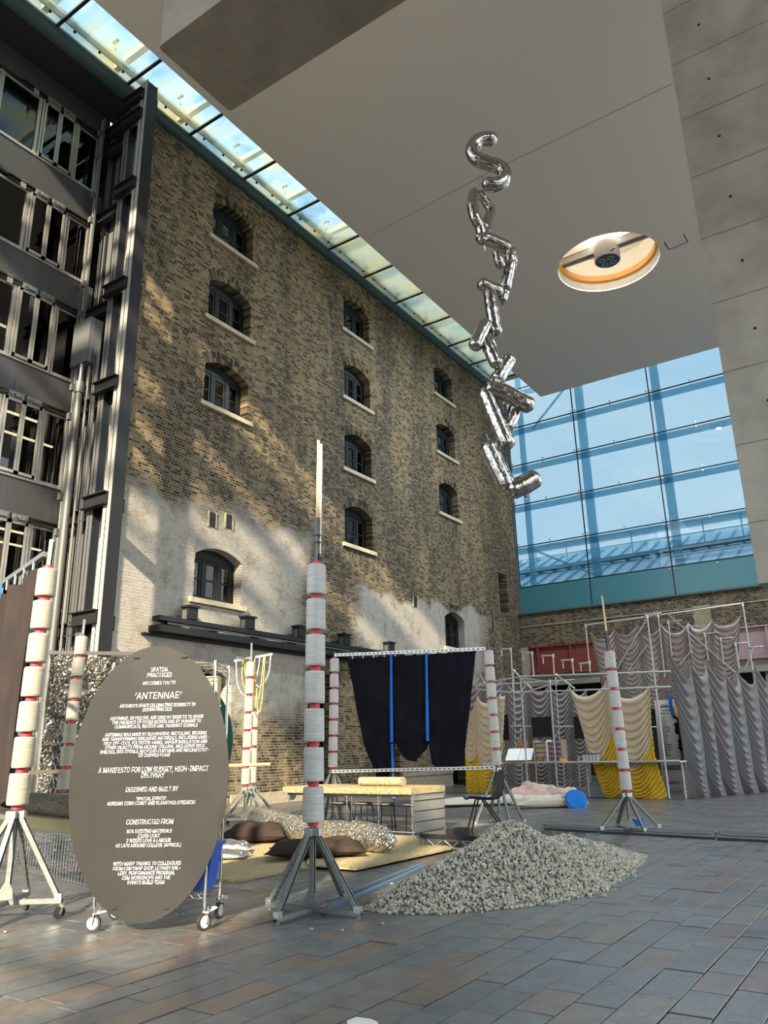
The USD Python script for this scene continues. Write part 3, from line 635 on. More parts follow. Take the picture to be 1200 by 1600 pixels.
for k, (dx, dy) in enumerate(((0, 0), (.06, .03), (.12, -.02), (.34, .12), (.40, .10), (.62, .1), (.67, .12), (.74, .1))):
    obj('rail', MB().bx(dx - .014, dx + .014, dy - .02, dy + .02, 0, 18.6 if k < 3 else 11.2), 'grey_steel' if k % 4 else 'column_steel', gr)
for z in (18.2, 17.4, 16.1, 15.3, 13.3, 12.4, 10.3, 9.5, 7.4, 6.5): obj('rail_clip', MB().bx(-.08, .03, -.08, .04, z - .16, z + .02), 'grey_steel', gr)
hp = thing('hydraulic_ram', (-15.86, 10.28, 0), label='thick grey vertical pipe hanging under a steel box between the lift rails', cat='pipe')
obj('cylinder', MB().rod((0, 0, 0), (0, 0, 10.1), .085, 20), 'grey_steel', hp, smooth=40)
obj('piston_rod', MB().rod((0, 0, 10.1), (0, 0, 10.75), .05, 16), 'zinc_bright', hp, smooth=40)
obj('collar', MB().rod((0, 0, 9.95), (0, 0, 10.25), .11, 20), 'grey_steel', hp, smooth=40)
obj('top_box', MB().bx(-.42, .26, -.06, .3, 10.75, 12.0), 'grey_steel', hp)

# ceiling lamp in its round recess
lx, ly = LAMP[0], LAMP[1]
principled('orange_gel', (.85, .42, .12), .6)
emitter('unseen_ring_glow', (1.0, .86, .66), 9.0)
rc = MB(); rc.lathe([(0, CZ + 1.45), (LAMP_R + .02, CZ + 1.45)], 64, (lx, ly, 0)); rc.lathe([(LAMP_R + .02, CZ + .9), (LAMP_R + .02, CZ + 1.45)], 64, (lx, ly, 0))
obj('lamp_recess_lid', rc, 'white_reveal', ce)
ob = MB(); ob.lathe([(LAMP_R - .005, .36), (LAMP_R - .10, .40), (LAMP_R - .10, .62), (LAMP_R - .005, .66)], 72, (lx, ly, CZ)); obj('lamp_recess_band', ob, 'orange_gel', ce, smooth=40)
cl = thing('ceiling_lamp', (lx, ly, CZ), label='grey drum lamp with four lenses in the round white ceiling recess', cat='lamp')
obj('drum', MB().lathe([(0, .12), (.44, .12), (.46, .14), (.46, 1.2), (.44, 1.22), (0, 1.22)], 48), 'grey_plastic', cl, smooth=40)
obj('lens_plate', MB().lathe([(0, .105), (.42, .105), (.42, .13), (0, .13)], 40), 'dark_cladding', cl)
for a in (45, 135, 225, 315):
    a = math.radians(a); ln = obj('lens', MB().lathe([(.07, .085), (.12, .085), (.12, .12), (.07, .12), (.07, .085)], 24, (.22 * math.cos(a), .22 * math.sin(a), 0)), 'zinc_bright', cl)
bm = MB(); bm.bx(-1.75, 1.75, -.14, -.09, .55, .82); bm.bx(-1.75, 1.75, .09, .14, .55, .82); bm.bx(-1.75, 1.75, -.14, .14, .80, .84); obj('cross_beam', bm, 'grey_plastic', cl)
obj('perforated_tray', MB().bx(.45, 1.4, .14, .5, .9, .92), 'white_reveal', cl); pp = obj('perforated_tray', MB().bx(-1.4, -.45, .14, .5, .9, .92), 'white_reveal', cl)
hl = MB()
for i in range(26):
    x = -1.36 + i * .075
    if abs(x) < .48: continue
    for j in range(4): hl.rod((x + (j % 2) * .035, .19 + j * .08, .895), (x + (j % 2) * .035, .19 + j * .08, .9), .025, 6)
for i in range(14):
    for j in range(4): hl.rod((.5 + i * .07 + (j % 2) * .03, .19 + j * .08, .895), (.5 + i * .07 + (j % 2) * .03, .19 + j * .08, .9), .025, 6)
obj('perforation', hl, 'black_hole', pp, kind='stuff')
obj('unseen_uplight', MB().lathe([(.5, 1.0), (.62, 1.0), (.62, 1.06), (.5, 1.06), (.5, 1.0)], 40), 'unseen_ring_glow', cl, label='unseen glowing ring that lights the recess')  # unseen ring round the drum, placed to brighten the white recess
obj('stay', MB().rod((-.2, .44, .6), (-.35, .62, .75), .02, 6), 'black_steel', cl); obj('stay', MB().rod((.25, -.4, .2), (.45, -.6, .1), .02, 6), 'black_steel', cl)
hp_ = gnd(1050, 385, CZ); hatch = MB(); 
for a, b in (((1038, 378), (1045, 390)), ((1068, 366), (1075, 378)), ((1045, 390), (1075, 378))):
    p, q = gnd(*a, CZ), gnd(*b, CZ); hatch.bar(p, q, .03, .01)
obj('hatch_joint', hatch, 'black_steel', ce)

dl = UsdLux.DiskLight.Define(stage, '/World/ceiling_lamp/beam'); dl.CreateRadiusAttr(.12); dl.CreateIntensityAttr(LAMP_POWER); dl.CreateColorAttr(Gf.Vec3f(.78, .90, 1.0)); sh_ = UsdLux.ShapingAPI.Apply(dl.GetPrim()); sh_.CreateShapingConeAngleAttr(62.0); sh_.CreateShapingConeSoftnessAttr(.3); dl.AddTranslateOp().Set(Gf.Vec3d(0, 0, .07))  # cool downlight at the drum, tint and power set to lift the far end

# ------------------------------------------------------------------ light bar on the brick wall
lb = thing('light_bar', (XW, 0, 0), label='long black steel lighting bar fixed along the brick wall under the lowest window', cat='lighting bar')
obj('channel', MB().bx(.14, .42, 12.4, 24.0, 4.46, 4.58), 'black_steel', lb); obj('lower_channel', MB().bx(.02, .40, 12.4, 24.0, 4.20, 4.36), 'black_steel', lb)
obj('conduit', MB().rod((.36, 12.7, 4.42), (.36, 24.0, 4.42), .028, 8), 'zinc_bright', lb)
obj('back_rail', MB().bx(.0, .1, 12.2, 24, 4.12, 4.17), 'black_steel', lb)
for y in np.arange(12.8, 24, 1.6): obj('wall_arm', MB().bx(0, .3, y - .03, y + .03, 4.36, 4.46), 'black_steel', lb)
FLW = ['first floodlight from the left on the black lighting bar', 'second floodlight from the left on the black lighting bar', 'third floodlight from the left on the black lighting bar', 'fourth floodlight from the left on the black lighting bar, right of the front spool mast', 'fifth floodlight on the black lighting bar, above the black curtain']
for k, y in enumerate((13.45, 15.55, 17.75, 20.0, 22.6)):
    f = thing('floodlight', (XW + .28, y, 4.58), label=FLW[k], cat='floodlight', group='floodlights on the lighting bar')
    obj('housing', MB().bx(-.12, .14, -.16, .16, .02, .34), 'black_steel', f); obj('visor', MB().bx(-.14, .18, -.2, .2, .32, .37), 'black_steel', f); obj('yoke', MB().bx(-.06, .1, -.19, -.17, -.1, .25).bx(-.06, .1, .17, .19, -.1, .25).bx(-.06, .1, -.19, .19, -.1, -.08), 'grey_steel', f)
for (px, py), nm in zip(((331, 812), (357, 815), (648, 940), (769, 975)), ('pair, left of the two', 'pair, right of the two', 'high above the black curtain rail', 'far right near the corner')):
    p = onx(px, py, XW); t = thing('wall_vent', tuple(p), label=f'small dark vent hole in the whitewashed brick, {nm}', cat='vent'); obj('recess', MB().bx(.0, .025, -.12, .12, -.2, .2), 'black_hole', t); obj('surround', MB().bx(.0, .04, -.16, -.12, -.22, .22).bx(.0, .04, .12, .16, -.22, .22), 'plinth_stone', t)

# ------------------------------------------------------------------ the antennae: spool masts on strut tripods
for nm_, ca_, cb2 in (('yarn', (.36, .362, .355), (.52, .52, .51)), ('sunlit_yarn', (.25, .235, .185), (.36, .34, .275))):  # second one: darker copy for sunlit masts, warm light put into its colour
    N_ = {'g': ('texture_coordinate', {}), 'mp': ('mapping', {'scale': (6, 6, 150)}), 'n': ('noise_texture', {'scale': 1.0, 'detail': 3.0}), 'p': ('principled_bsdf', {'roughness': .36, 'specular_ior_level': .4}),
          'b': ('bump', {'strength': .3, 'distance': .003}), 'rp': ('rgb_ramp', {'ramp': [(.3, ca_), (.7, cb2)]})}
    MATS[nm_] = usdkit.material(stage, '/World/Looks/' + nm_, N_, [('g.object', 'mp.vector'), ('mp.vector', 'n.vector'), ('n.fac', 'b.height'), ('b.normal', 'p.normal'), ('n.fac', 'rp.fac'), ('rp.color', 'p.base_color')], surface='p.BSDF')
principled('spool_core', (.56, .035, .075), .45)
principled('pale_wood', (.72, .52, .30), .55, noise=(20, (.62, .42, .22), .4, .7))
principled('white_tube', (.86, .82, .76), .35)

def channel(mb, p, q, w=.041, up=(0, 0, 1), slots=None, holes=True):
    p, q = np.asarray(p, float), np.asarray(q, float); a, b, d = frame_for(q - p, up); t = .004
    mb.bar(p - b * (w / 2 - t / 2), q - b * (w / 2 - t / 2), w, t, up)
    for s in (-1, 1): mb.bar(p + a * s * (w / 2 - t / 2), q + a * s * (w / 2 - t / 2), t, w, up)
    for s in (-1, 1): mb.bar(p + a * s * (w / 2 - .006) + b * (w / 2 - t / 2), q + a * s * (w / 2 - .006) + b * (w / 2 - t / 2), .010, t, up)
    if slots is not None and holes:
        L = np.linalg.norm(q - p)
        for s in np.arange(.06, L - .04, .055):
            for sg2 in (-1,):
                c = p + d * s - b * (w / 2) ; slots.bar(c - d * .014, c + d * .014, .013, .003, up)
def castor(mb_wheel, mb_fork, x, y, z0, rw=.05, ang=0.0):
    c, s = math.cos(ang), math.sin(ang)
    mb_wheel.rod((x - s * .014, y + c * .014, rw), (x + s * .014, y - c * .014, rw), rw, 20)
    for k in (-1, 1): mb_fork.bar((x - k * s * .02, y + k * c * .02, rw - .012), (x - k * s * .02 + c * .02, y + k * c * .02 + s * .02, z0 - .02), .03, .004, (c, s, 0))
    mb_fork.rod((x + c * .02, y + s * .02, z0 - .03), (x + c * .02, y + s * .02, z0), .026, 12)
def antenna(label, tpx, bpx, dist, rz, castors=False, strut=.12, rod=0.0, n=7, arm=.50, hub=None, rods='pale_wood', yarn='yarn'):
    T = EYE + ray(*tpx) * (dist / (AWAY @ ray(*tpx))); B = EYE + ray(*bpx) * (dist / (AWAY @ ray(*bpx)))
    th = thing('spool_mast', (B[0], B[1], 0), rz, label=label, cat='spool mast')
    lean = rotz(-rz) @ np.array([T[0] - B[0], T[1] - B[1], 0]); zb, zt = B[2], T[2]
    at = lambda z: lean * ((z - zb) / (zt - zb)) * (1 if z > zb else 0) + np.array([0, 0, z])
    pitch = (zt - zb) / n; h = pitch * .86; r = .092; base = .16 if castors else .055; hub = hub or zb - .05
    pole = MB(); sl = MB()
    channel(pole, (0, 0, base), at(zb), up=(1, 0, 0), slots=sl); channel(pole, at(zb), at(zt + strut), up=(1, 0, 0)); channel(pole, at(zt), at(zt + strut), up=(1, 0, 0), slots=sl)
    pl = obj('pole', pole, 'galvanised', th); obj('pole_slot', sl, 'black_hole', pl, kind='stuff')
    for k in range(n):
        z0 = zb + k * pitch + pitch * .09; t = at(z0)
        s = obj('yarn_spool', MB().lathe([(.045, 0), (r * .93, 0), (r * .99, .008), (r * 1.01, .022), (r * 1.0, h * .5), (r * .985, h - .022), (r * .96, h - .007), (r * .88, h), (.045, h)], 36, t), yarn, th, smooth=45)
        obj('core', MB().lathe([(.048, -.035), (.048, 0), (.045, h), (.045, h + .03), (.03, h + .03)], 20, t), 'spool_core', s, smooth=45)
    if rod:
        rm = MB(); p, q = at(zt + strut * .2), at(zt + strut + rod)
        rm.bar(p, q, .026, .018, (1, 0, 0)); obj('tip_rod', rm, rods, th)
        rm2 = MB(); rm2.bar(p + np.array([.02, .02, 0]), q + np.array([.02, .02, -.04]), .018, .018, (1, 0, 0)); obj('tip_rod', rm2, 'white_tube', th)
        for f in (.45, .6): obj('clip', MB().bar(at(zt + strut * f) - np.array([.03, 0, 0]), at(zt + strut * f) + np.array([.03, 0, 0]), .05, .012), 'rubber', th)
    for k in range(4):
        a = k * PI / 2; d = np.array([math.cos(a), math.sin(a), 0]); e = d * arm
        bm = MB(); sl = MB(); channel(bm, d * .022 + [0, 0, base - .02 + (.0 if k % 2 else 0)], e + [0, 0, base - .02], slots=None)
        obj('base_bar', bm, 'galvanised', th)
        br = MB(); side = np.array([-d[1], d[0], 0])
        channel(br, d * .035 + [0, 0, hub], e * .92 + [0, 0, base + .01], up=side if k % 2 else d, slots=sl); bo = obj('brace', br, 'galvanised', th); obj('brace_slot', sl, 'black_hole', bo, kind='stuff')
        obj('hub_bracket', MB().box(d * .045 + [0, 0, hub], (.07, .05, .06), a), 'zinc_bright', th)
        jo = MB(); jo.box(e * .93 + [0, 0, base + .012], (.06, .05, .05), a); jo.rod(e * .93 + side * .03 + [0, 0, base + .01], e * .93 - side * .03 + [0, 0, base + .01], .012, 6)
        obj('joint_bracket', jo, 'zinc_bright', th)
        if castors:
            wm, fm = MB(), MB(); castor(wm, fm, e[0] * .96, e[1] * .96, base - .04, .05, a + .8); w = obj('castor', wm, 'rubber', th, smooth=40); obj('fork', fm, 'zinc_bright', w)
        else:
            ft = MB(); ft.rod(e * .93 + [0, 0, 0], e * .93 + [0, 0, base - .03], .006, 8); ft.rod(e * .93, e * .93 + [0, 0, .006], .018, 10); obj('levelling_foot', ft, 'zinc_bright', th)
    for s in (-1, 1):
        gp = MB(); gp.poly(sg.Polygon([(0, 0), (s * .085, 0), (s * .08, .03), (s * .02, .14), (0, .14)]) if s > 0 else sg.Polygon([(0, 0), (0, .14), (-.02, .14), (-.08, .03), (-.085, 0)]), .005, np.array([[1, 0, 0], [0, 0, -1], [0, 1, 0]]), (0, -.021, base)); obj('gusset_plate', gp, 'galvanised', th)
    return th, B, T
rzc = -YAW
ga, gb = gnd(404, 1430), gnd(583, 1450); rzF = math.atan2(gb[1] - ga[1], gb[0] - ga[0])
antenna('large nearest spool mast standing alone in front with a long pale rod at its tip', (495, 880), (489, 1290), 7.25, rzF, False, .46, .82, arm=.5)
AL, LB, LT = antenna('spool mast on castors at the left edge beside the brown curtain', (76, 887), (26, 1263), 7.25, rzc + .05, True, .28, arm=.47, yarn='sunlit_yarn')
antenna('spool mast half hidden behind the left rim of the oval sign', (129, 993), (98, 1237), 12.0, rzc + .3, True, .25, yarn='sunlit_yarn')
antenna('spool mast hung with yellow cords, right of the oval sign', (392, 1033), (384, 1228), 15.6, rzc + .2, True, .36, yarn='sunlit_yarn')
antenna('spool mast standing close behind the one hung with yellow cords', (398, 1111), (394, 1226), 16.6, rzc + .5, True, .05, n=4, yarn='sunlit_yarn')
AB, BB, BT = antenna('spool mast at the left end of the black curtain rail', (523, 1028), (520, 1201), 16.0, rzc + .4, False, .12)
AC, CB, CT = antenna('spool mast at the right end of the black curtain rail, behind the chair', (763, 1016), (776, 1198), 14.7, rzc + .25, False, .14)
antenna('spool mast standing by itself on the right in front of the yellow drapes', (951, 1017), (979, 1237), 13.3, rzc + .15, False, .34, .62, arm=.52)

# ------------------------------------------------------------------ cloth
def cloth(name, c1, c2=None, rough=.9, sc=2.0):
    principled(name, c1, rough, noise=(sc, c2 or c1, .38, .66), bump=(160.0, .15, .002), spec=.04)
cloth('black_cloth', (.008, .009, .014), (.012, .013, .02)); cloth('brown_cloth', (.030, .025, .025), (.038, .031, .030)); cloth('blue_strap', (.02, .12, .55), (.03, .16, .62), .5)
cloth('pink_grey_cloth', (.42, .385, .35), (.40, .30, .31), sc=.8); cloth('grey_cloth', (.33, .32, .31), (.31, .25, .26), sc=.9); cloth('slate_cloth', (.215, .225, .22), (.23, .20, .21), sc=.8); cloth('beige_cloth', (.66, .55, .40), (.64, .53, .39)); cloth('yellow_cloth', (.68, .46, .05), (.72, .50, .06))
class VPlane:                                               # upright plane through two ground points
    def __init__(s, A, B):
        s.A = np.array([A[0], A[1], 0.0]); d = np.array([B[0] - A[0], B[1] - A[1], 0.0]); s.L = np.linalg.norm(d); s.d = d / s.L; s.n = np.array([s.d[1], -s.d[0], 0])
        if s.n @ AWAY > 0: s.n = -s.n                        # normal towards the viewer
    def sz(s, px, py):
        r = ray(px, py); k = ((s.A - EYE) @ s.n) / (r @ s.n); P = EYE + r * k; return np.array([(P - s.A) @ s.d, P[2]])
    def P(s, S, Z, D=0.0):
        S, Z, D = np.broadcast_arrays(np.asarray(S, float), np.asarray(Z, float), np.asarray(D, float)); o = s.A + S[..., None] * s.d + D[..., None] * s.n; o[..., 2] += Z; return o
def festoon(plane, tops, bots, folds, amp, seed, sag_top=.30, sag_bot=.22, sag_mid=.4, v0=0.0, v1=1.0, curl=0.0, nv=None):
    """Swagged cloth between gather lines running from the pixels tops[i] to bots[i] (each may be a list of pixels)."""
    rng = np.random.default_rng(seed); nv = nv or folds * 9; v = np.linspace(v0, v1, nv); na = 22; lines = []
    for t, b in zip(tops, bots):
        pts = np.array([plane.sz(*p) for p in ([t] + list(b) if isinstance(b, list) else [t, b])]); q = np.linspace(0, 1, len(pts))
        lines.append(np.c_[np.interp(v, q, pts[:, 0]), np.interp(v, q, pts[:, 1])])
    cols = []
    for i in range(len(lines) - 1):
        a = np.linspace(0, 1, na)[None, :-1 if i < len(lines) - 2 else None]; vv = v[:, None]
        w = abs(tops[i + 1][0] - tops[i][0]) and np.mean(np.linalg.norm(lines[i + 1] - lines[i], axis=1))
        p4 = 4 * a * (1 - a); sk = rng.uniform(.85, 1.15)
        hump = p4 ** .85
        S = lines[i][:, :1] * (1 - a) + lines[i + 1][:, :1] * a; Z = lines[i][:, 1:] * (1 - a) + lines[i + 1][:, 1:] * a
        sag = (sag_top * (1 - vv) + sag_bot * vv + sag_mid * 4 * vv * (1 - vv)) * w * sk
        Z = Z - sag * hump
        ph = vv * folds + .12 * np.sin(a * 3 + i) + rng.uniform(0, 1) + .25 * (meshkit.noise(np.stack(np.broadcast_arrays(a * 2.5 + i * 3, vv * 5, vv * 0 + seed), -1)) - .5)
        fr_ = ph - np.floor(ph); fold = np.where(fr_ < .68, np.sin(fr_ / .68 * PI / 2), np.cos((fr_ - .68) / .32 * PI / 2)) ** .9
        D = amp * fold * (.25 + .75 * p4 ** .6) + w * .10 * p4 * (.4 + .6 * vv) - amp * .6 * np.abs(np.sin(a * PI * 5)) * (1 - p4) ** 2
        cols.append(plane.P(S, Z, D))
    return MB().grid(np.concatenate(cols, axis=1))

# black curtain between two masts
PB = VPlane(BB, CB)
bc = thing('black_curtain', label='wide black curtain gathered at its foot between two spool masts', cat='curtain')
top = [PB.sz(541, 1028), PB.sz(744, 1016)]
lft = np.array([PB.sz(541, 1028), PB.sz(551, 1090), PB.sz(558, 1140), PB.sz(567, 1172), PB.sz(582, 1200)]); rgt = np.array([PB.sz(743, 1016), PB.sz(740, 1090), PB.sz(735, 1140), PB.sz(728, 1175), PB.sz(722, 1204)])
v = np.linspace(0, 1, 70); u = np.linspace(0, 1, 160)
SL = np.c_[np.interp(v, np.linspace(0, 1, 5), lft[:, 0])]; SR = np.c_[np.interp(v, np.linspace(0, 1, 5), rgt[:, 0])]
ub = [0, .10, .225, .235, .25, .40, .50, .60, .635, .65, .74, .86, 1.0]
bpx = [(582, 1200), (597, 1203), (612, 1204), (614, 1160), (617, 1161), (634, 1188), (648, 1190), (664, 1172), (669, 1157), (672, 1192), (690, 1203), (708, 1204), (722, 1204)]
zb_ = np.interp(u, ub, [PB.sz(*p)[1] for p in bpx]); zt_ = np.interp(u, [0, 1], [top[0][1], top[1][1]]) - .02 * np.abs(np.sin(u * PI * 11))
S = SL * (1 - u) + SR * u; Z = zt_[None] * (1 - v[:, None]) + zb_[None] * v[:, None]
g1, g2 = .23, .64
near = np.exp(-((u - g1) / .05) ** 2) + np.exp(-((u - g2) / .05) ** 2)
D = .025 * np.sin(u * 60 + 2 * np.sin(u * 9))[None] * (1 - .3 * v[:, None]) - .08 * near[None] * v[:, None] ** 3 + .035 * v[:, None] ** 2 * np.sin(18 * v[:, None] - 30 * np.minimum(np.abs(u - g1), np.abs(u - g2))[None])
obj('drape', MB().grid(PB.P(S, Z, D)), 'black_cloth', bc, smooth=True)
for (a, b) in ((((613, 1019), (614, 1160))), ((668, 1015), (670, 1158))):
    p, q = PB.sz(*a), PB.sz(*b); m = MB(); pts = [PB.P(p[0] * (1 - t) + q[0] * t, p[1] * (1 - t) + q[1] * t, .06) for t in np.linspace(0, 1, 8)]
    for i in range(7): m.bar(pts[i], pts[i + 1], .05 if i < 4 else .06, .006, PB.n)
    obj('strap', m, 'blue_strap', bc, label='blue gathering strap')
p, q = PB.sz(615, 1162), PB.sz(618, 1250); obj('strap', MB().bar(PB.P(p[0], p[1], .08), PB.P(q[0], q[1], .08), .05, .006, PB.n), 'blue_strap', bc, label='loose end of the blue strap')
rl = thing('curtain_rail', label='white slotted rail carrying the black curtain between two masts', cat='rail')
def rail(parent, plane, a, b, d=.03, name='rail', mat='zinc_bright'):
    p, q = plane.sz(*a), plane.sz(*b); P, Q = plane.P(p[0], p[1], d), plane.P(q[0], q[1], d); m, sl = MB(), MB(); m.bar(P, Q, .041, .06, (0, 0, 1))
    L = np.linalg.norm(Q - P); dd = (Q - P) / L
    for s in np.arange(.05, L - .03, .09): sl.bar(P + dd * s + plane.n * .021, P + dd * (s + .045) + plane.n * .021, .003, .016, (0, 0, 1))
    o = obj(name, m, mat, parent); obj('slot', sl, 'black_hole', o, kind='stuff'); return P, Q
principled('pale_strut', (.60, .63, .63), .4, .35)
rail(rl, PB, (525, 1024), (760, 1014), .05, mat='pale_strut')
for k in range(11):
    t = .06 + k * .085; a = top[0] * (1 - t) + top[1] * t; obj('curtain_ring', MB().rod(PB.P(a[0], a[1] + .06, .06), PB.P(a[0], a[1] - .03, .05), .014, 8), 'zinc_bright', rl)
r2 = thing('lower_rail', label='white slotted rail low between two masts, under the black curtain', cat='rail')
rail(r2, PB, (523, 1205), (776, 1199), .10, mat='pale_strut')

# brown curtain at the left edge
dirL = nrm(np.r_[ray(-407, 1200)[:2], 0]); PL = VPlane(LB, LB + dirL)
br = thing('brown_curtain', label='dark brown curtain with a blue strap cut by the left edge of the photo', cat='curtain')
u = np.linspace(0, 1, 220); v = np.linspace(0, 1, 40); s0, s1 = .22, 4.2
S = (s0 + (s1 - s0) * u)[None] + 0 * v[:, None]; Z = 3.10 - .04 * np.abs(np.sin(u * PI * 14))[None] - v[:, None] * (2.15 + .14 * np.sin(u * 9))[None]
D = .05 * np.sin(u * 95 + 2.2 * np.sin(u * 13))[None] * (.7 + .3 * v[:, None]) + .04 * np.sin(u * 37 + v[:, None] * 2)
obj('drape', MB().grid(PL.P(S, Z, D)), 'brown_cloth', br, smooth=True)
m = MB(); p, q = PL.sz(21, 915), PL.sz(0, 1090); m.bar(PL.P(p[0], p[1], .12), PL.P(q[0], q[1], .14), .06, .006, PL.n); obj('strap', m, 'blue_strap', br, label='blue strap')
lr = thing('curtain_rail', label='grey slotted rail running back from the mast at the left edge', cat='rail')
lm, ls2 = MB(), MB(); P, Q = PL.P(0, 3.2, 0), PL.P(4.4, 3.2, 0); lm.bar(P, Q, .05, .05)
obj('rail', lm, 'galvanised', lr)
for k in range(12): obj('curtain_ring', MB().rod(PL.P(.3 + k * .34, 3.18, .02), PL.P(.3 + k * .34, 3.07, .02), .014, 8), 'zinc_bright', lr)
lo_ = thing('lower_rail', label='short grey slotted rail at the foot of the brown curtain, left edge', cat='rail')
m, sl = MB(), MB(); P, Q = PL.P(.05, .80, 0), PL.P(3.5, .80, 0); channel(m, P, Q, .045, (0, 0, 1), sl); o = obj('rail', m, 'galvanised', lo_); obj('slot', sl, 'black_hole', o, kind='stuff')

# swagged drapes at the far end
FG0, FG1 = gnd(1090, 1246), gnd(1200, 1236)
PG = VPlane(FG0, FG1)
def drape(name, label, plane, tops, bots, folds, amp, seed, mats, cat='drape', **k):
    t = thing(name, label=label, cat=cat)
    if isinstance(mats, str): obj('cloth', festoon(plane, tops, bots, folds, amp, seed, **k), mats, t, smooth=True)
    else:
        for mt, a, b, nm in mats: obj(nm, festoon(plane, tops, bots, folds, amp, seed, v0=a, v1=b, **k), mt, t, smooth=True)
    return t
tops = [(1045, 1018), (1075, 1027), (1102, 1030), (1130, 1042), (1152, 1047), (1176, 1031), (1196, 1047), (1222, 1052)]
bots = [[(1058, 1110), (1068, 1180), (1066, 1238)], [(1092, 1120), (1098, 1190), (1108, 1240)], [(1112, 1130), (1122, 1200), (1133, 1238)], [(1140, 1130), (1148, 1190), (1159, 1235)], [(1163, 1120), (1172, 1190), (1183, 1232)], [(1186, 1120), (1195, 1190), (1203, 1230)], [(1208, 1120), (1217, 1190), (1224, 1228)], [(1232, 1120), (1240, 1190), (1246, 1226)]]
for j in range(7):
    pass
drape('swag_drape', 'large slate grey swagged drape hanging to the floor at the right edge', PG, tops, bots, 19, .13, 4, 'slate_cloth', sag_top=.62, sag_bot=.18, sag_mid=.55)
PU = VPlane((-12.5, 25.2), (-3.5, 25.2))
tops = [(922, 986), (960, 983), (997, 975), (1033, 975), (1075, 972), (1113, 965), (1157, 960)]
bots = [(944, 1090), (977, 1092), (1008, 1094), (1044, 1092), (1080, 1090), (1115, 1085), (1152, 1080)]
drape('swag_drape', 'pinkish grey swagged drape hung highest, in front of the brick band and red girder', PU, tops, bots, 15, .12, 6, 'pink_grey_cloth', sag_top=.42, sag_bot=.36, sag_mid=.3)
PLG = VPlane((-13.5, 27.6), (-8, 27.2))
tops = [(718, 1052), (750, 1049), (787, 1051), (824, 1062), (859, 1067), (889, 1071), (917, 1075)]
bots = [(742, 1236), (770, 1235), (797, 1234), (833, 1231), (865, 1228), (897, 1225), (925, 1222)]
drape('swag_drape', 'dark mauve grey swagged drapes behind the table with the crate and books', PLG, tops, bots, 21, .12, 8, 'grey_cloth', sag_top=.50, sag_bot=.36)
PY1 = VPlane((-8.5, 22.2), (-5.6, 21.3))
ty = [(889, 1072), (946, 1065), (1016, 1067)]; by = [[(908, 1130), (926, 1190), (944, 1240)], [(952, 1120), (962, 1180), (974, 1236)], [(1018, 1125), (1024, 1180), (1044, 1243)]]
drape('two_tone_drape', 'two-scallop drape, beige above and yellow below, behind the right-hand spool mast', PY1, ty, by, 20, .11, 12, [('beige_cloth', 0, .47, 'upper_cloth'), ('yellow_cloth', .47, 1, 'lower_cloth')], sag_top=.36, sag_bot=.2, sag_mid=.5)
PY2 = VPlane((-12.3, 23.2), (-11, 23.0))
ty = [(712, 1100), (745, 1087), (781, 1083), (790, 1084)]; by = [[(706, 1170), (706, 1236)], [(746, 1175), (750, 1240)], [(779, 1170), (778, 1238)], [(786, 1150), (784, 1180)]]
ty, by = ty[1:], by[1:]; ty = [(735, 1112)] + ty; by = [[(727, 1172), (729, 1240)]] + by
drape('two_tone_drape', 'narrow drape, beige above and yellow below, right beside the black curtain', PY2, ty, by, 18, .09, 15, [('beige_cloth', 0, .50, 'upper_cloth'), ('yellow_cloth', .50, 1, 'lower_cloth')], sag_top=.34, sag_bot=.24)

# pipe frames carrying the drapes
principled('pipe_grey', (.46, .48, .49), .45, .4)
def pipes(parent, plane, segs, r=.024, d=.0, mat='pipe_grey'):
    for a, b in segs:
        p, q = plane.sz(*a), plane.sz(*b); P, Q = plane.P(p[0], p[1], d), plane.P(q[0], q[1], d)
        o = obj('pipe', MB().rod(P, Q, r, 10), mat, parent, smooth=40)
        k = MB(); k.rod(P - nrm(Q - P) * .04, P + nrm(Q - P) * .06, r * 1.45, 10); obj('clamp', k, 'zinc_bright', o)
PF = VPlane(gnd(826, 1245.5), gnd(1046, 1249.5))
f1 = thing('pipe_frame', label='low grey pipe frame with posts around the table, in front of the mauve drapes', cat='pipe frame')
pipes(f1, PF, [((813, 1058), (826, 1245)), ((859, 1064), (872, 1244)), ((1011, 963), (1046, 1248)), ((814, 1057), (1048, 1049)), ((815, 1082), (1048, 1073)), ((737, 1071), (814, 1057)), ((739, 1077), (814, 1083)), ((814, 1059), (860, 1066)), ((814, 1084), (872, 1066)), ((803, 1048), (830, 1076)), ((870, 1055), (898, 1076)), ((790, 1192), (1062, 1189))])
PF2 = VPlane(gnd(845, 1235), gnd(1040, 1234))
pipes(f1, PF2, [((737, 1072), (898, 1062)), ((802, 1050), (806, 1190)), ((868, 1060), (876, 1190)), ((800, 1135), (1060, 1136)), ((837, 1192), (839, 1235)), ((880, 1192), (882, 1230)), ((862, 1163), (876, 1135)), ((813, 1140), (816, 1228)), ((904, 1185), (906, 1230))], .02)
f2 = thing('pipe_frame', label='tall grey pipe frame holding up the highest pink drape at right', cat='pipe frame')
